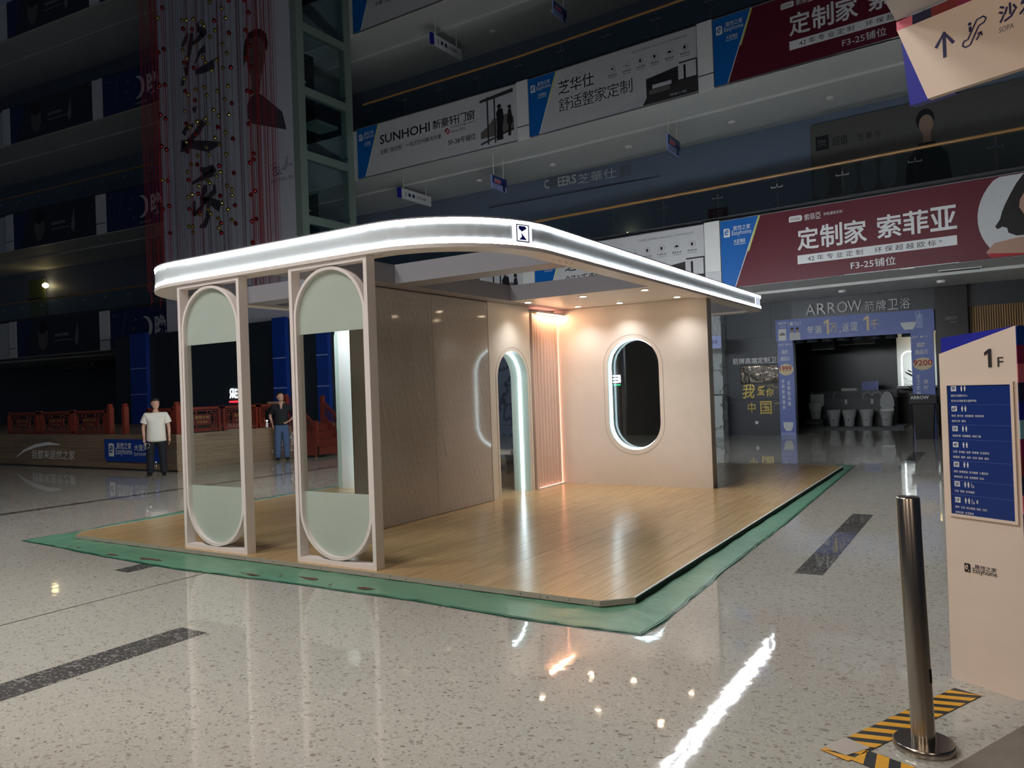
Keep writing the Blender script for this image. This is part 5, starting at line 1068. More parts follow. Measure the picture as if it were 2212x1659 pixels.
# screw rows showing under the lip
for bx, by, n, ax in ((-5.0, KY0+.10, 7, 0), (KX1-.12, 6.75, 6, 1), (KX1-.12, 10.2, 6, 1)):
    for i in range(n):
        x, y = (bx+.05*i, by+.03*(i % 2)) if ax == 0 else (bx+.03*(i % 2), by+.07*i); MB().lathe((x, y, 2.931), [(.006, 0), (.006, .005)], 6).build('screw', 'print_grey', can)
# downlights with their lamps
for x, y in ((-5.85, 9.92), (-5.6, 11.06), (-4.92, 9.89), (-4.90, 11.12), (-3.98, 9.89), (-3.95, 11.07)):
    d_ = MB().lathe((x, y, 2.944), [(.062, 0), (.062, .012)], 18).build('downlight_rim', 'white_trim', can); MB().lathe((x, y, 2.941), [(.045, 0), (.045, .006)], 18).build('downlight_lens', 'downlight', d_)
    l_ = lamp('downlight_lamp', 'SPOT', (x, y, 2.925), DOWN_W, (1.0, .96, .91), spot_size=R(122), spot_blend=1., shadow_soft_size=.04)
# logo tiles on the fascia
lg = rr(KX0, KX1, KY0, KY1, (1.15, 1.2, .42, .9))
def tile(i, s=1.):
    x, y, nx, ny = lg[i]; pl = PL((x+nx*.006, y+ny*.006, 2.985), (-ny, nx))
    b = pl.rect(-.11, 0, .11, .20, 'lit_tile', can, 'logo_tile', -.012, .002)
    for q in ((-.075, .02, -.066, .18), (.066, .02, .075, .18), (-.075, .02, .075, .03), (-.075, .172, .075, .18)): pl.rect(*q, 'print_navy', b, 'logo_frame', 0, .006)
    pl.poly([(-.045, .165), (.03, .165), (.045, .145), (-.01, .115), (-.045, .14)], 'blue_deep', b, 'logo_mark', 0, .006); pl.poly([(-.02, .105), (.045, .04), (.0, .04), (-.045, .04), (-.01, .07)], 'blue_deep', b, 'logo_mark', 0, .006)
M('lit_tile', (235, 240, 250), .4, emit=.75, var=0)
tile(26)
x_, y_ = KX1, 14.25
pl = PL((KX1+.006, 14.0, 2.985), (0, 1)); b = pl.rect(0, 0, .28, .20, 'lit_tile', can, 'logo_tile', -.012, .002)
for q in (.05, .12, .19): pl.rect(q, .03, q+.03, .17, 'peri_light', b, 'logo_mark', 0, .006)

# white oval screens with frosted ends
def screen(x0, x1, label):
    t = thing('glass_screen', ((x0+x1)/2, 5.33, PZ), label, 'screen', 'white oval glass screens'); y0, y1 = 5.28, 5.39; zt, zb = 2.933, PZ; w_ = .042; c = (x0+x1)/2
    MB().box(x0, y0, zb, x0+w_, y1, zt).build('side_post', 'pink_white', t); MB().box(x1-w_, y0, zb, x1, y1, zt).build('side_post', 'pink_white', t)
    MB().box(x0+w_, y0, zt-w_, x1-w_, y1, zt).build('top_rail', 'pink_white', t); MB().box(x0+w_, y0, zb, x1-w_, y1, zb+w_).build('bottom_rail', 'pink_white', t)
    r = (x1-x0)/2-w_-.002; zo0, zo1 = zb+w_+.004, zt-w_-.004
    a = stadium(c, zo0, zo1, r, 20); b = stadium(c, zo0+.03, zo1-.03, r-.03, 20); n = len(a); m = MB(); vs = []
    for y in (y0+.01, y1-.01): vs += [(u, y, v) for u, v in a]+[(u, y, v) for u, v in b]
    fs = []
    for i in range(n):
        j = (i+1) % n; fs += [(i, j, n+j, n+i), (2*n+i, 3*n+i, 3*n+j, 2*n+j), (i, 2*n+i, 2*n+j, j), (n+i, n+j, 3*n+j, 3*n+i)]
    m.add(vs, fs).build('oval_ring', 'pink_white', t, smooth=True)
    ym = (y0+y1)/2; zl, zh = .735, 2.268; rr_ = r-.028
    top = arc(c, zo1-r, rr_, 0, 180, 24); low = arc(c, zo0+r, rr_, 180, 360, 24)
    MB().prism(top+[(c-rr_, zh), (c+rr_, zh)], lambda u, v: (u, ym-.004, v), lambda u, v: (u, ym+.004, v)).build('frosted_pane', 'frosted', t)
    MB().prism(low+[(c+rr_, zl), (c-rr_, zl)], lambda u, v: (u, ym-.004, v), lambda u, v: (u, ym+.004, v)).build('frosted_pane', 'frosted', t)
    MB().box(c-rr_, ym-.003, zl, c+rr_, ym+.003, zh).build('clear_pane', 'clear_glass', t)
    return t
screen(-7.6, -6.575, 'white framed oval glass screen standing nearer the platform corner, by the men')
screen(-5.835, -4.81, 'white framed oval glass screen standing next to the taupe film covered wall')

# long partition wall with film covered stone sheets and the lit arch
WX = -6.2
pw = thing('partition_wall', (WX-.12, 9, PZ), 'long taupe and cream partition wall with a lit arched opening', 'wall')
MB().box(WX-.255, 6.77, PZ, WX-.02, 9.38, 2.95).build('core', 'wall_edge', pw); MB().box(WX-.25, 6.755, PZ, WX-.008, 6.77, 2.95).build('end_board', 'taupe', pw)
for x in (WX-.257, WX-.008): MB().box(x, 6.752, PZ, x+.008, 6.772, 2.95).build('gold_edge', 'gold', pw)
for a, b in ((6.76, 8.02), (8.026, 9.32)): MB().box(WX-.02, a, PZ+.006, WX, b, 2.935).build('stone_sheet', 'film_stone', pw)
MB().box(WX-.24, 9.325, PZ, WX-.002, 9.345, 2.95).build('metal_strip', 'wall_edge', pw)
# cream wall around the arch: built as columns of a true opening
ya, yb, yc, ar, zt = 9.345, 10.53, 9.985, .43, 2.245
ao = archpts(yc, PZ, zt, ar, 20)
poly = [(ya, PZ)]+list(reversed(ao))+[(yb, PZ), (yb, 2.95), (ya, 2.95)]
mm = MB(); n = len(poly); ap_ = list(reversed(ao))
for X in (WX, WX-.24):
    # left and right of the arch and fan above it
    L0 = [(ya, PZ)]+[(ya, 2.95)]; fpts = ap_; mid = len(fpts)//2
    vsx = [(X, *p) for p in fpts]+[(X, ya, PZ), (X, ya, 2.95), (X, yb, 2.95), (X, yb, PZ)]; k_ = len(fpts); fsx = []
    fsx.append((k_, 0, 1, k_+1))
    for i in range(1, mid): fsx.append((i, i+1, k_+1))
    fsx.append((mid, k_+2, k_+1))
    for i in range(mid, k_-2): fsx.append((i, i+1, k_+2))
    fsx.append((k_-2, k_-1, k_+3, k_+2)); mm.add(vsx, fsx)
mm.add([(WX, yb, PZ), (WX-.24, yb, PZ), (WX-.24, yb, 2.95), (WX, yb, 2.95)], [(0, 1, 2, 3)])
mm.build('arch_panel', 'cream_wall', pw, fix=False)
# deep reveal of the arch with its recessed light line
rv = MB()
def sheet(mb, path, x0, x1): 
    n = len(path); mb.add([(x0, *p) for p in path]+[(x1, *p) for p in path], [(i, i+1, n+i+1, n+i) for i in range(n-1)])
sheet(rv, ao, WX, WX-.31); rv.build('arch_reveal', 'mint_white', pw, smooth=True, fix=False)
MB().tube([(WX-.15, *p) for p in archpts(yc, PZ+.005, zt-.012, ar-.012, 24)], .016, 6).build('arch_light_line', 'cove_led', pw)
g_ = MB(); sheet(g_, archpts(yc, PZ, zt+.055, ar+.055, 24), WX+.0012, WX-.004)
MB().tube([(WX+.001, *p) for p in archpts(yc, PZ, zt+.055, ar+.055, 24)], .003, 4).build('groove_line', 'wall_edge', pw)
bk = MB(); bk.box(WX-.308, 9.3, PZ, WX-.29, yc-ar-.006, 2.95); bk.box(WX-.308, yc+ar+.006, PZ, WX-.29, 10.6, 2.95); bk.box(WX-.308, yc-ar, zt+.006, WX-.29, yc+ar, 2.95); bk.build('back_board', 'cream_wall', pw)
# creases in the loose film at the top of the first sheet
random.seed(21)
for i in range(15):
    y = 6.82+i*.075+random.uniform(-.02, .02); z = 2.85-random.uniform(0, .5); l = random.uniform(.7, 1.9); pts = []
    for j in range(9): f = j/8; pts.append((WX+.003, y+.22*f*l+.02*noise.noise((i*3.3, f*6, 0)), z-l*f))
    MB().tube(pts, [.0006+.0022*abs(math.sin(3.1*j/8+i)) for j in range(9)], 4).build('film_crease', 'film_crease', pw)
for i, pts in enumerate(([(7.25, 2.86), (7.45, 2.80), (7.62, 2.82), (7.78, 2.76), (7.9, 2.77), (7.97, 2.70)], [(7.9, 2.78), (7.96, 2.55), (7.93, 2.35), (7.98, 2.15), (7.96, 1.95)], [(7.5, 2.5), (7.62, 2.35), (7.72, 2.42), (7.85, 2.3)], [(7.45, 2.35), (7.6, 2.2), (7.55, 2.05), (7.7, 1.95)], [(7.6, 2.3), (7.66, 2.0), (7.62, 1.75), (7.72, 1.55)], [(7.7, 2.6), (7.6, 2.4), (7.45, 2.2)], [(7.75, 2.55), (7.82, 2.4), (7.78, 2.25), (7.88, 2.2)])):
    q = []
    for (a, b), (c, d) in zip(pts, pts[1:]):
        for j in range(4): f = j/4; q.append((WX+.004, a+(c-a)*f+random.uniform(-.015, .015), b+(d-b)*f+random.uniform(-.015, .015)))
    MB().tube(q, .0032, 4).build('film_crease', 'film_crease', pw)

# rippled panel washed by a warm light
fp = thing('fluted_panel', (WX, 11.05, PZ), 'rippled peach panel glowing from a warm light at its top', 'panel')
y0, y1 = 10.62, 11.45; nfl = 8; pts = []
for i in range(nfl*8+1): f = i/(nfl*8); pts.append((WX-.03+.05*abs(math.sin(math.pi*nfl*f)), y0+(y1-y0)*f))
m = MB(); n = len(pts); m.add([(*p, PZ+.02) for p in pts]+[(*p, 2.84) for p in pts], [(i, i+1, n+i+1, n+i) for i in range(n-1)]); m.build('rippled_sheet', 'flute', fp, smooth='all', fix=False)
MB().box(WX-.24, y0-.03, PZ, WX-.04, y1, 2.86).build('backing', 'wall_edge', fp); MB().box(WX-.2, y0-.035, 2.86, WX+.14, y1+.02, 2.89).build('light_hood', 'peach_wall', fp); MB().box(WX-.1, y0+.05, 2.891, WX+.06, y1-.05, 2.897).build('upward_light_strip', 'peach_led', fp)
MB().box(WX+.085, y0+.02, 2.845, WX+.115, y1-.02, 2.86).build('warm_light_strip', 'warm_led', fp); MB().box(WX-.02, y0-.02, PZ, WX+.05, y1, PZ+.018).build('base_channel', 'white_trim', fp); MB().box(WX+.03, y0+.02, PZ+.018, WX+.04, y1-.02, PZ+.024).build('peach_light_strip', 'peach_led', fp)
MB().box(WX-.03, y0-.035, PZ, WX+.02, y0-.005, 2.86).build('side_cheek', 'flute', fp)
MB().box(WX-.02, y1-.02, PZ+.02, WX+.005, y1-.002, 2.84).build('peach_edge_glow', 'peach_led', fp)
struct_gap = MB().box(WX-.24, 10.53, PZ, WX-.1, 10.59, 2.95).build('dark_gap', 'shop_black', pw)

# end wall with the oval window
ew = thing('window_wall', (-4.85, 11.55, PZ), 'peach end wall with a glowing oval window', 'wall'); EY = 11.45; th = .2
xa, xb, xc, orr, z0, z1 = -6.26, -3.63, -4.865, .44, .625, 2.405
st_ = stadium(xc, z0, z1, orr, 20)
def ovalpanel(Y, flip=False):
    m = MB(); n = len(st_); vs = [(u, Y, v) for u, v in st_]; 
    def edge(u, v):
        # where the ray from the oval's spine leaves the rectangle
        cz = min(max(v, z0+orr), z1-orr); dx, dz = u-xc, v-cz
        if abs(dz) < 1e-6: return (xb if dx > 0 else xa, Y, v)
        t_ = []
        if dx > 1e-9: t_.append((xb-xc)/dx)
        if dx < -1e-9: t_.append((xa-xc)/dx)
        t_.append(((2.95-cz) if dz > 0 else (PZ-cz))/dz); t = min(t_); return (xc+dx*t, Y, cz+dz*t)
    es = [edge(u, v) for u, v in st_]; vs += es; fs = [(i, (i+1) % n, n+(i+1) % n, n+i) for i in range(n)]
    for cxx, czz in ((xb, 2.95), (xa, 2.95), (xa, PZ), (xb, PZ)):
        # fill the corner between the two edge points around it
        for i in range(n):
            a, b = es[i], es[(i+1) % n]
            if (abs(a[0]-cxx) < 1e-6 and abs(b[2]-czz) < 1e-6 and abs(b[0]-cxx) > 1e-6) or (abs(a[2]-czz) < 1e-6 and abs(b[0]-cxx) < 1e-6 and abs(a[0]-cxx) > 1e-6):
                vs.append((cxx, Y, czz)); fs.append((n+i, n+(i+1) % n, len(vs)-1))
    return m.add(vs, fs)
ovalpanel(EY).build('front_board', 'peach_wall', ew, fix=False); ovalpanel(EY+th).build('back_board', 'peach_wall', ew, fix=False)
MB().box(xb, EY, PZ, xb+.005, EY+th, 2.95).build('end_board', 'wall_edge', ew)
m = MB(); n = len(st_); m.add([(u, EY, v) for u, v in st_]+[(u, EY+th, v) for u, v in st_], [(i, (i+1) % n, n+(i+1) % n, n+i) for i in range(n)]); m.build('oval_reveal', 'mint_white', ew, smooth=True, fix=False)
MB().tube([(u, EY+.10, v) for u, v in stadium(xc, z0+.01, z1-.01, orr-.01, 24)], .016, 6, True).build('oval_light_line', 'cove_led', ew)
MB().tube([(u, EY-.001, v) for u, v in stadium(xc, z0-.07, z1+.06, orr+.065, 24)], .003, 4, True).build('groove_line', 'wall_edge', ew)
o_ = stadium(xc, z0, z1, orr-.002, 20); MB().prism(o_, lambda u, v: (u, EY+th-.02, v), lambda u, v: (u, EY+th-.012, v)).build('oval_glass', 'clear_glass', ew)

t = thing('white_pillar', (-9.3, 9.85, PZ), 'white rounded pillar at the platform edge behind the clear glass', 'pillar')
MB().box(-9.6, 9.75, PZ, -8.9, 9.95, 2.95).build('front_board', 'white_paint', t); MB().prism([(-9.72, PZ), (-9.6, PZ), (-9.6, 2.85), (-9.66, 2.82), (-9.70, 2.76), (-9.72, 2.68)], lambda u, v: (u, 9.78, v), lambda u, v: (u, 9.95, v)).build('side_board', 'mint_white', t)
MB().box(-9.14, 9.60, PZ+.05, -9.10, 9.64, 2.9).build('light_strip', 'cove_led', t)

# floodlight on the canopy roof
t = thing('floodlight', (-6.3, 6.0, 3.2), 'small square floodlight on the canopy roof near the poster', 'floodlight')
fl = PL((-5.92, 5.62, 3.215), (.9, .35))
MB().bar(fl.p(.1, 0, .0), fl.p(.1, .05, .02), .05).build('bracket', 'chrome', t)
def tilt(u, v, d=0): return fl.p(u, .02+v*.35, d-.06*v/.13+0)
MB().prism([(-.02, .01), (.21, .01), (.17, .19), (.0, .19)], lambda u, v: tilt(u, v, .0), lambda u, v: tilt(u, v, -.03)).build('housing', 'white_trim', t)
for q in (((0, .02), (.19, .02)), ((.19, .02), (.155, .17)), ((.155, .17), (.015, .17)), ((.015, .17), (0, .02))): MB().bar(tilt(*q[0], .006), tilt(*q[1], .006), .016).build('light_edge', 'cove_led', t)

# ================================================================== FOREGROUND
# floor directory board
a = Vector((-.247, 4.83, 0)); U = Vector((.325, -.199, 0)).normalized()
sg = thing('floor_directory', (-.06, 4.75, 0), 'cream floor directory board with a blue panel and coloured side', 'sign'); pl = PL(a, (U.x, U.y))
MB().prism([(0, 0), (.412, 0), (.412, 1.889), (0, 1.769)], lambda u, v: pl.p(u, v, 0), lambda u, v: pl.p(u, v, -.02)).build('front_board', 'sign_cream', sg)
MB().prism([(0, 0), (.412, 0), (.412, 1.889), (0, 1.857)], lambda u, v: pl.p(u, v, -.02), lambda u, v: pl.p(u, v, -.10)).build('blue_body', 'blue_deep', sg)
cols_ = ('blue_sign', 'magenta', 'pink', 'navy', 'blue_deep', 'light_blue', 'magenta', 'brick_red', 'navy', 'pink', 'navy', 'blue_sign', 'magenta', 'light_blue', 'pink', 'navy', 'blue_deep', 'brick_red', 'magenta', 'navy')
for i, c in enumerate(cols_):
    z1 = 1.885-.0942*i; MB().prism([(-.10, z1-.0942), (-.0, z1-.0942), (-.0, z1), (-.10, z1)], lambda u, v: pl.p(.412, v, u), lambda u, v: pl.p(.416, v, u)).build('colour_block', c, sg)
fr = MB()
for q in ((.03, 1.595, .395, 1.61), (.03, .888, .395, .903), (.03, .903, .045, 1.595), (.38, .903, .395, 1.595)): fr.prism([(q[0], q[1]), (q[2], q[1]), (q[2], q[3]), (q[0], q[3])], lambda u, v: pl.p(u, v, .012), lambda u, v: pl.p(u, v, 0))
fr.build('panel_frame', 'sign_cream', sg); pl.rect(.045, .903, .38, 1.595, 'blue_screen', sg, 'directory_panel', 0, .006)
pl.one(.252, 1.685, .287, 1.78, 'print_black', sg, .005); pl.text('F', .318, 1.685, .347, 1.735, 'print_black', sg, 0, .003)
rows = [('7F', 1.578, ['居然之家服务中心', '芝华仕头等舱官方直播基地'], 0), ('6F', 1.470, ['影院  摩天轮  定制橱柜  定制衣柜', '装饰公司  餐饮'], 0), ('5F', 1.363, ['定制衣柜  定制橱柜  系统门窗'], 0), ('4F', 1.277, ['灯饰  木地板  油漆  背景墙  生活家电', '硅藻泥  窗帘  涂料  吊顶  楼梯  墙布'], 0), ('3F', 1.171, ['软床  欧美家具  实木套房  儿童家具', '定制衣柜  沙发  定制橱柜  红木'], 0), ('2F', 1.066, ['沙发  软床  实木套房'], 1), ('1F', .980, ['瓷砖  卫浴  进口家具  园林  石材', '定制衣柜  生活家电'], 2)]
for nm, v, ls, ex in rows:
    pl.poly([(.068, v-.014), (.094, v-.014), (.096, v-.012), (.096, v+.012), (.094, v+.014), (.068, v+.014), (.066, v+.012), (.066, v-.012)], 'print_white', sg, 'floor_tile', .004, .008); pl.text(nm, .070, v-.009, .092, v+.009, 'blue_screen', sg, .01, .010)
    for u in (.125, .143):
        pl.poly([(u-.005, v-.002), (u+.005, v-.002), (u+.004, v+.008), (u-.004, v+.008)], 'print_white', sg, 'figure_icon', .004, .008); pl.rect(u-.003, v-.014, u+.003, v-.002, 'print_white', sg, 'figure_icon', .004, .008); pl.disc(u, v+.012, .003, 'print_white', sg, 'figure_icon', .004, .008, 8)
    if ex: pl.stroke([(.160, v+.012), (.161, v), (.168, v), (.171, v-.010), (.174, v-.011)], .002, 'print_white', sg, 'wheelchair_icon', .009); pl.stroke([(.165+.007*math.cos(R(q)), v-.006+.007*math.sin(R(q))) for q in range(120, 400, 25)], .002, 'print_white', sg, 'wheelchair_icon', .009)
    if ex == 2: pl.text('¥', .182, v-.011, .194, v+.011, 'print_white', sg, 0, .009)
    for j, s in enumerate(ls):
        vv = v-.038-.028*j; ln = sum(.0115 if ord(ch) > 255 else .0042 for ch in s); pl.text(s, .066, vv-.006, .066+ln, vv+.0065, 'print_white', sg, .006, .009)
    if nm != '1F': pl.rect(.05, v-.058-.028*(len(ls)-1), .378, v-.0572-.028*(len(ls)-1), 'periwinkle', sg, 'divider', .004, .007)
pl.poly([(.10, .598), (.131, .598), (.131, .638), (.125, .644), (.10, .644)], 'print_black', sg, 'logo_tile', 0, .003); pl.text('e', .105, .612, .122, .638, 'sign_cream', sg, .01, .006, shear=.3); pl.text('h', .120, .603, .128, .616, 'sign_cream', sg, .01, .006, shear=.3)
pl.text('居然之家', .155, .622, .270, .646, 'print_black', sg, .006, .003); pl.text('Easyhome', .145, .592, .272, .627, 'print_black', sg, 0, .003)

# steel bollard, slightly out of plumb
bl = thing('steel_bollard', (-.315, 3.86, 0), 'brushed steel bollard with a round base plate in front of the directory', 'bollard')
def ben(p): return (p[0]-.024*p[2], p[1]+.004*p[2], p[2])
def lean(mb): mb.v = [ben(p) for p in mb.v]; return mb
MB().lathe((-.315, 3.86, 0), [(.124, 0), (.127, .006), (.127, .028), (.122, .034)], 40).build('base_plate', 'steel', bl, smooth=True)
lean(MB().lathe((-.315, 3.86, .03), [(.049, 0), (.049, 1.08), (.047, 1.085), (.044, 1.087)], 40)).build('tube', 'steel', bl, smooth=True)
lean(MB().prism([(-.006, .30), (.006, .30), (.006, .36), (-.006, .36)], lambda u, v: (-.315+.047, 3.86+u-.016, v), lambda u, v: (-.315+.051, 3.86+u-.016, v))).build('slot_cover', 'shop_black', bl)

# hazard tape in an L on the floor
hz_ = thing('hazard_tape', (-.45, 4.1, 0), 'black and yellow striped hazard tape stuck in a corner on the floor', 'tape')
A = Vector((-.708, 3.63)); Bq = Vector((-.227, 4.665)); dv = (Bq-A); Ln = dv.length; dv /= Ln; nv = Vector((dv.y, -dv.x)); W_ = .135
def tape(P0, d, n, L_, w_, slant, nst, bl_='hazard_black'):
    def q(u, v, z): p = P0+d*u+n*v; return (p.x, p.y, z)
    MB().prism([(0, 0), (L_, 0), (L_, w_), (0, w_)], lambda u, v: q(u, v, .0036), lambda u, v: q(u, v, .0008)).build('tape_base', bl_, hz_)
    st = L_/nst
    for i in range(-3, nst+1):
        p = [(i*st, 0), (i*st+st*.52, 0), (i*st+st*.52+slant, w_), (i*st+slant, w_)]; p = [(min(max(u, 0), L_), v) for u, v in p]
        if p[1][0]-p[0][0] < .004 and p[2][0]-p[3][0] < .004: continue
        MB().prism(p, lambda u, v: q(u, v, .0046), lambda u, v: q(u, v, .0034)).build('yellow_stripe', 'hazard_yellow', hz_)
tape(A, dv, nv, Ln, W_, .10, 11); tape(A+nv*W_+dv*.02, Vector((.93, -.36)).normalized(), Vector((.36, .93)), .42, .135, -.06, 4)
wp = MB().slab([(-.70, 3.66), (-.63, 3.80), (-.52, 3.74), (-.60, 3.62)], .0046, .006).build('worn_patch', 'ply_edge', hz_)
# clear strip patch where the tape has peeled

# hanging direction sign under the near ceiling
T = Vector((-.291, 3.575, 0)); d2 = Vector((.917, -.399, 0)); so = PL(T, (d2.x, d2.y))
ss = thing('ceiling_direction_sign', (-.05, 3.5, 2.77), 'cream hanging sign with an up arrow and an escalator symbol', 'sign')
MB().prism([(.004, 3.085), (.117, 2.767), (.72, 2.767), (.72, 3.085)], lambda u, v: so.p(u, v, .0), lambda u, v: so.p(u, v, -.03)).build('cream_board', 'sign_cream', ss)
MB().prism([(.0, 3.09), (.029, 2.772), (.20, 2.772), (.20, 3.09)], lambda u, v: so.p(u, v, -.03), lambda u, v: so.p(u, v, -.075)).build('blue_board', 'blue_deep', ss)
for u0_, u1_, c in ((.0, .066, 'pink'), (.066, .142, 'navy'), (.142, .24, 'brick_red'), (.24, .34, 'magenta'), (.34, .72, 'blue_deep')): so.rect(u0_, 3.087, u1_, 3.125, c, ss, 'colour_block', -.03, -.004)
so.stroke([(.190, 2.905), (.190, 3.005)], .013, 'print_navy', ss, 'arrow_print', .0012); so.stroke([(.157, 2.955), (.190, 3.003), (.225, 2.95)], .013, 'print_navy', ss, 'arrow_print', .0015)
so.stroke([(.262, 2.940), (.257, 2.925), (.268, 2.915), (.285, 2.918), (.318, 2.978), (.338, 2.985), (.345, 2.998), (.335, 3.008), (.312, 3.004), (.278, 2.942), (.262, 2.940)], .0065, 'print_navy', ss, 'escalator_print', .0012)
so.disc(.286, 2.998, .0065, 'print_navy', ss, 'figure_print', 0, .0012, 12); so.rect(.282, 2.968, .292, 2.988, 'print_navy', ss, 'figure_print', 0, .0012); so.stroke([(.308, 2.928), (.325, 2.952)], .006, 'print_navy', ss, 'small_arrow_print', .0012); so.stroke([(.312, 2.950), (.326, 2.953), (.328, 2.938)], .006, 'print_navy', ss, 'small_arrow_print', .0012)
so.chars('沙发', .387, 2.955, .52, 3.02, 'print_navy', ss, .02, .0012); so.text('SOFA', .387, 2.922, .438, 2.942, 'print_grey', ss, .01, .0012)
T3 = so.p(0, 3.125, 0); e1 = Vector((-.435, -.90, 0)).normalized(); corner = Vector((-.289, 3.57, 0))
cl = struct('ceiling_near', MB().slab([tuple(corner.xy), tuple((corner+d2*5).xy), tuple((corner+d2*5+e1*7).xy), tuple((corner+e1*2.0).xy), (-4.6, .6), (-4.6, -3.5), (-1, -4)], 3.127, 3.3), 'conc_white')

# unseen fittings made up for the added hall and atrium lamps
for x, y in ((-9.0, .6), (-5.2, -1.2)): struct('added_lamp_fitting', MB().lathe((x, y, 9.03), [(1.35, 0), (1.3, .12), (.3, .3)], 24).bar((x, y, 9.3), (x, y, 20), .04), 'white_trim')
for x, y in ((-3.2, -.4), (-.6, -1.3), (2.2, -.2)): struct('added_lamp_fitting', MB().lathe((x, y, 3.115), [(.3, 0), (.3, .012)], 20), 'white_trim')

# ================================================================== HANGING BAUBLES
rs = MB(); random.seed(4); ds = MB()
for i in range(130):
    u = random.random(); dense = random.random()
    if dense < .42: x = random.choice([random.uniform(-23.1, -22.15), random.uniform(-18.6, -17.55)]); y = random.uniform(14.8, 15.3) if x < -21 else random.uniform(15.2, 15.8)
    else: x = random.uniform(-22.4, -17.7); y = random.uniform(15.1, 16.1)
    (rs if (dense < .42 or random.random() < .25) else ds).bar((x, y, random.uniform(4.6, 5.6)), (x+random.uniform(-.04, .04), y, 19.5), .007, .007)
so_ = thing('string_curtain', (-20.3, 15.5, 4.6), 'tall hanging curtain of thin red and dark strings before the poster', 'string curtain')
q = rs.build('red_strings', 'red_string', so_, fix=False); q['kind'] = 'stuff'; q = ds.build('dark_strings', 'dark_string', so_, fix=False); q['kind'] = 'stuff'
MB().box(-23.3, 14.7, 19.5, -17.4, 16.2, 19.6).build('top_frame', 'slab_dark', so_)
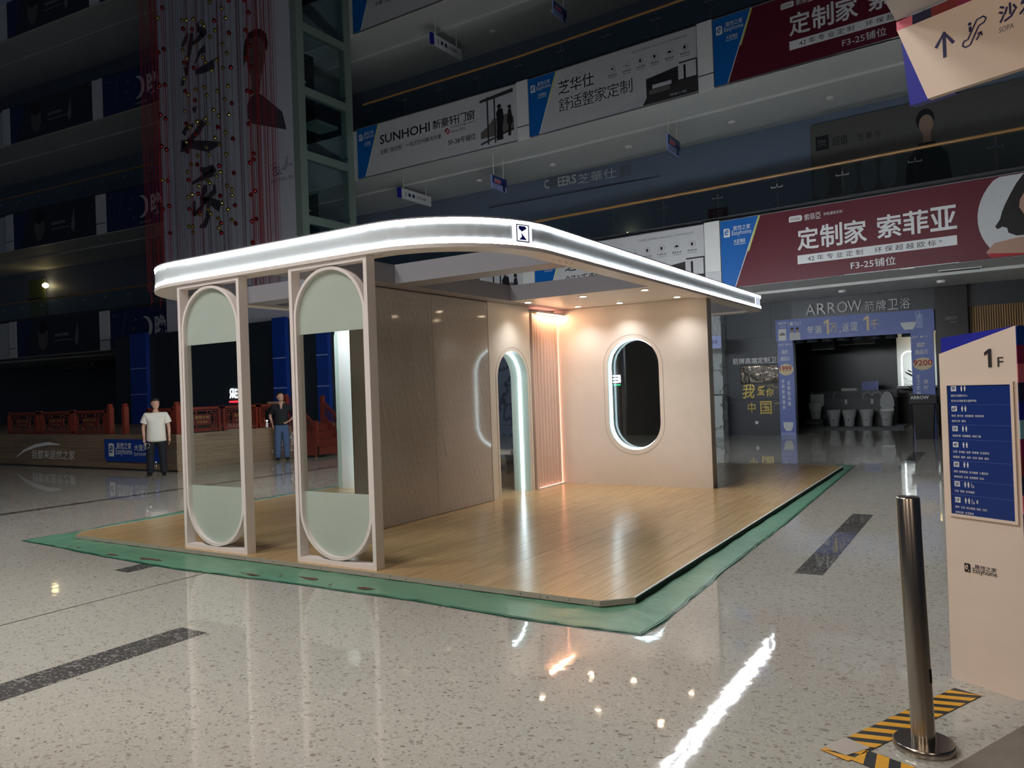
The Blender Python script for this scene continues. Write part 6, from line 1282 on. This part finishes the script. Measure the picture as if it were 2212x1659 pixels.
BALLS = '-21.9,15.03,14.13,R;-22.2,15.06,13.91,G;-21.89,15.71,13.99,G;-20.97,15.21,13.54,G;-20.56,15.16,13.44,G;-21.17,15.9,13.81,G;-20.35,15.38,13.26,G;-21.35,15.36,13.43,R;-21.85,16.05,13.82,R;-20.11,15.57,13.42,R;-19.99,15.9,13.6,G;-19.76,15.58,13.71,G;-20.51,15.73,14.19,G;-18.2,15.29,13.01,R;-20.26,15.72,13.22,G;-20.8,15.93,13.24,G;-19.5,15.62,12.89,R;-18.98,15.82,12.9,R;-19.98,15.75,12.72,G;-18.1,15.21,11.98,R;-19.89,15.83,12.44,G;-21.86,15.68,13.0,G;-21.29,15.42,12.5,G;-21.11,15.18,12.23,R;-21.66,15.93,12.46,R;-20.72,15.58,12.45,G;-20.89,15.8,12.41,G;-20.52,15.94,12.43,G;-20.6,15.79,12.07,G;-20.28,15.98,12.13,G;-19.33,15.51,11.75,R;-19.05,15.87,12.08,R;-18.49,15.55,11.58,R;-22.47,15.23,12.93,R;-21.54,14.78,12.63,R;-21.37,15.35,11.84,G;-22.07,14.96,11.68,R;-21.68,14.88,11.58,R;-21.7,15.61,11.61,R;-21.4,15.5,11.39,G;-20.98,15.47,11.45,G;-20.84,15.68,11.56,G;-20.72,15.68,11.28,G;-21.7,15.96,11.42,R;-20.3,15.76,11.33,G;-20.08,15.99,11.51,G;-20.18,15.92,11.1,G;-20.0,16.04,10.96,R;-18.91,15.75,11.01,R;-18.2,15.3,10.66,R;-22.18,15.92,11.17,G;-20.86,16.02,10.94,G;-20.54,15.96,10.67,G;-19.67,15.66,10.43,G;-21.88,14.83,10.67,R;-21.93,15.04,10.62,R;-20.88,15.41,10.41,G;-20.19,15.21,10.29,G;-21.05,15.92,10.51,G;-22.29,16.04,10.81,R;-18.98,15.23,13.58,R;-19.05,15.87,13.87,R;-21.57,15.52,10.51,R;-20.72,15.29,10.33,G;-21.25,15.41,10.3,G;-20.94,15.84,10.47,G;-20.58,15.94,10.31,R;-19.26,15.19,9.67,G;-21.36,15.7,10.17,R;-19.75,15.19,9.6,G;-19.7,15.8,9.72,R;-21.5,15.45,9.89,G;-20.52,15.94,9.74,G;-21.3,16.03,9.83,G;-21.68,15.6,9.66,R;-21.77,16.05,9.65,G;-20.38,15.43,9.28,G;-19.3,15.22,9.03,G;-21.71,14.72,9.62,R;-21.79,14.94,9.58,R;-21.63,15.7,9.26,G;-20.77,15.29,9.0,R;-19.61,15.19,8.73,R;-22.15,15.93,9.16,G;-19.86,15.43,8.64,G;-20.81,16.01,8.81,G;-19.91,15.96,8.73,R;-18.41,15.49,8.94,R;-18.5,15.56,8.8,R;-18.74,15.62,8.76,R;-18.87,15.73,9.99,R;-22.21,15.04,8.72,G;-22.25,15.26,8.74,R;-21.68,15.61,8.75,R;-21.07,15.54,8.43,G;-21.01,15.8,8.68,G;-20.29,15.36,8.36,G;-19.56,15.42,8.16,G;-20.11,16.03,8.27,G;-19.6,15.62,7.92,G;-21.26,15.64,8.24,R;-20.9,15.16,8.06,G;-21.61,15.52,8.17,G;-20.23,15.67,8.01,R;-19.51,15.17,7.58,G;-18.65,15.7,7.91,R;-18.86,15.72,7.83,R;-22.13,15.2,7.91,R;-22.14,14.98,7.78,R;-21.89,15.76,7.87,R;-20.99,15.47,7.59,R;-21.41,15.79,7.63,G;-21.02,15.81,7.74,G;-20.04,15.17,7.34,G;-19.28,15.2,7.36,G;-19.66,15.76,7.64,R;-20.8,16.02,7.45,G;-19.86,15.38,7.06,R;-19.57,15.56,7.14,G;-19.55,15.68,7.05,R;-18.52,15.44,6.93,R;-18.38,15.48,6.98,R;-21.48,15.43,7.19,G;-21.34,15.48,7.18,G;-21.62,15.69,7.06,G;-20.01,15.42,6.94,G;-20.0,15.49,6.8,R;-23.07,15.85,7.27,R;-18.19,15.17,6.21,R'
bme = {}; rows_ = {}
for s in BALLS.split(';'):
    x, y, z, c = s.split(','); x, y, z = float(x), float(y), float(z); d_ = x/y
    zone = 'beside the outer red strings' if d_ < -1.44 else ('before the portrait side' if d_ > -1.21 else ('over the brush characters' if d_ < -1.31 else 'between characters and portrait'))
    rows_.setdefault((c, zone), []).append((-(z-CAM_H)/y, x, y, z))
for (c, zone), lst in rows_.items():
    for i, (_, x, y, z) in enumerate(sorted(lst)):
        if c not in bme:
            m = MB(); m.lathe((0, 0, 0), [(.012, -.066)]+[(.068*math.cos(R(a)), .068*math.sin(R(a))) for a in range(-75, 76, 15)]+[(.018, .068), (.018, .085)], 14)
            me = bpy.data.meshes.new('bauble'); me.from_pydata(m.v, [], m.f); me.materials.append(MATS['ball_gold' if c == 'G' else 'ball_red']); bme[c] = me
            for p in me.polygons: p.use_smooth = True
        o = bpy.data.objects.new('bauble', bme[c]); COL.objects.link(o); o.location = (x, y, z); k_ = 'gold' if c == 'G' else 'red'
        tag(o, 'shiny %s hanging bauble %s, %s %s one from the top' % (k_, zone, ordinal(i), k_), 'bauble', k_+' baubles on the string curtain')

flush_texts()
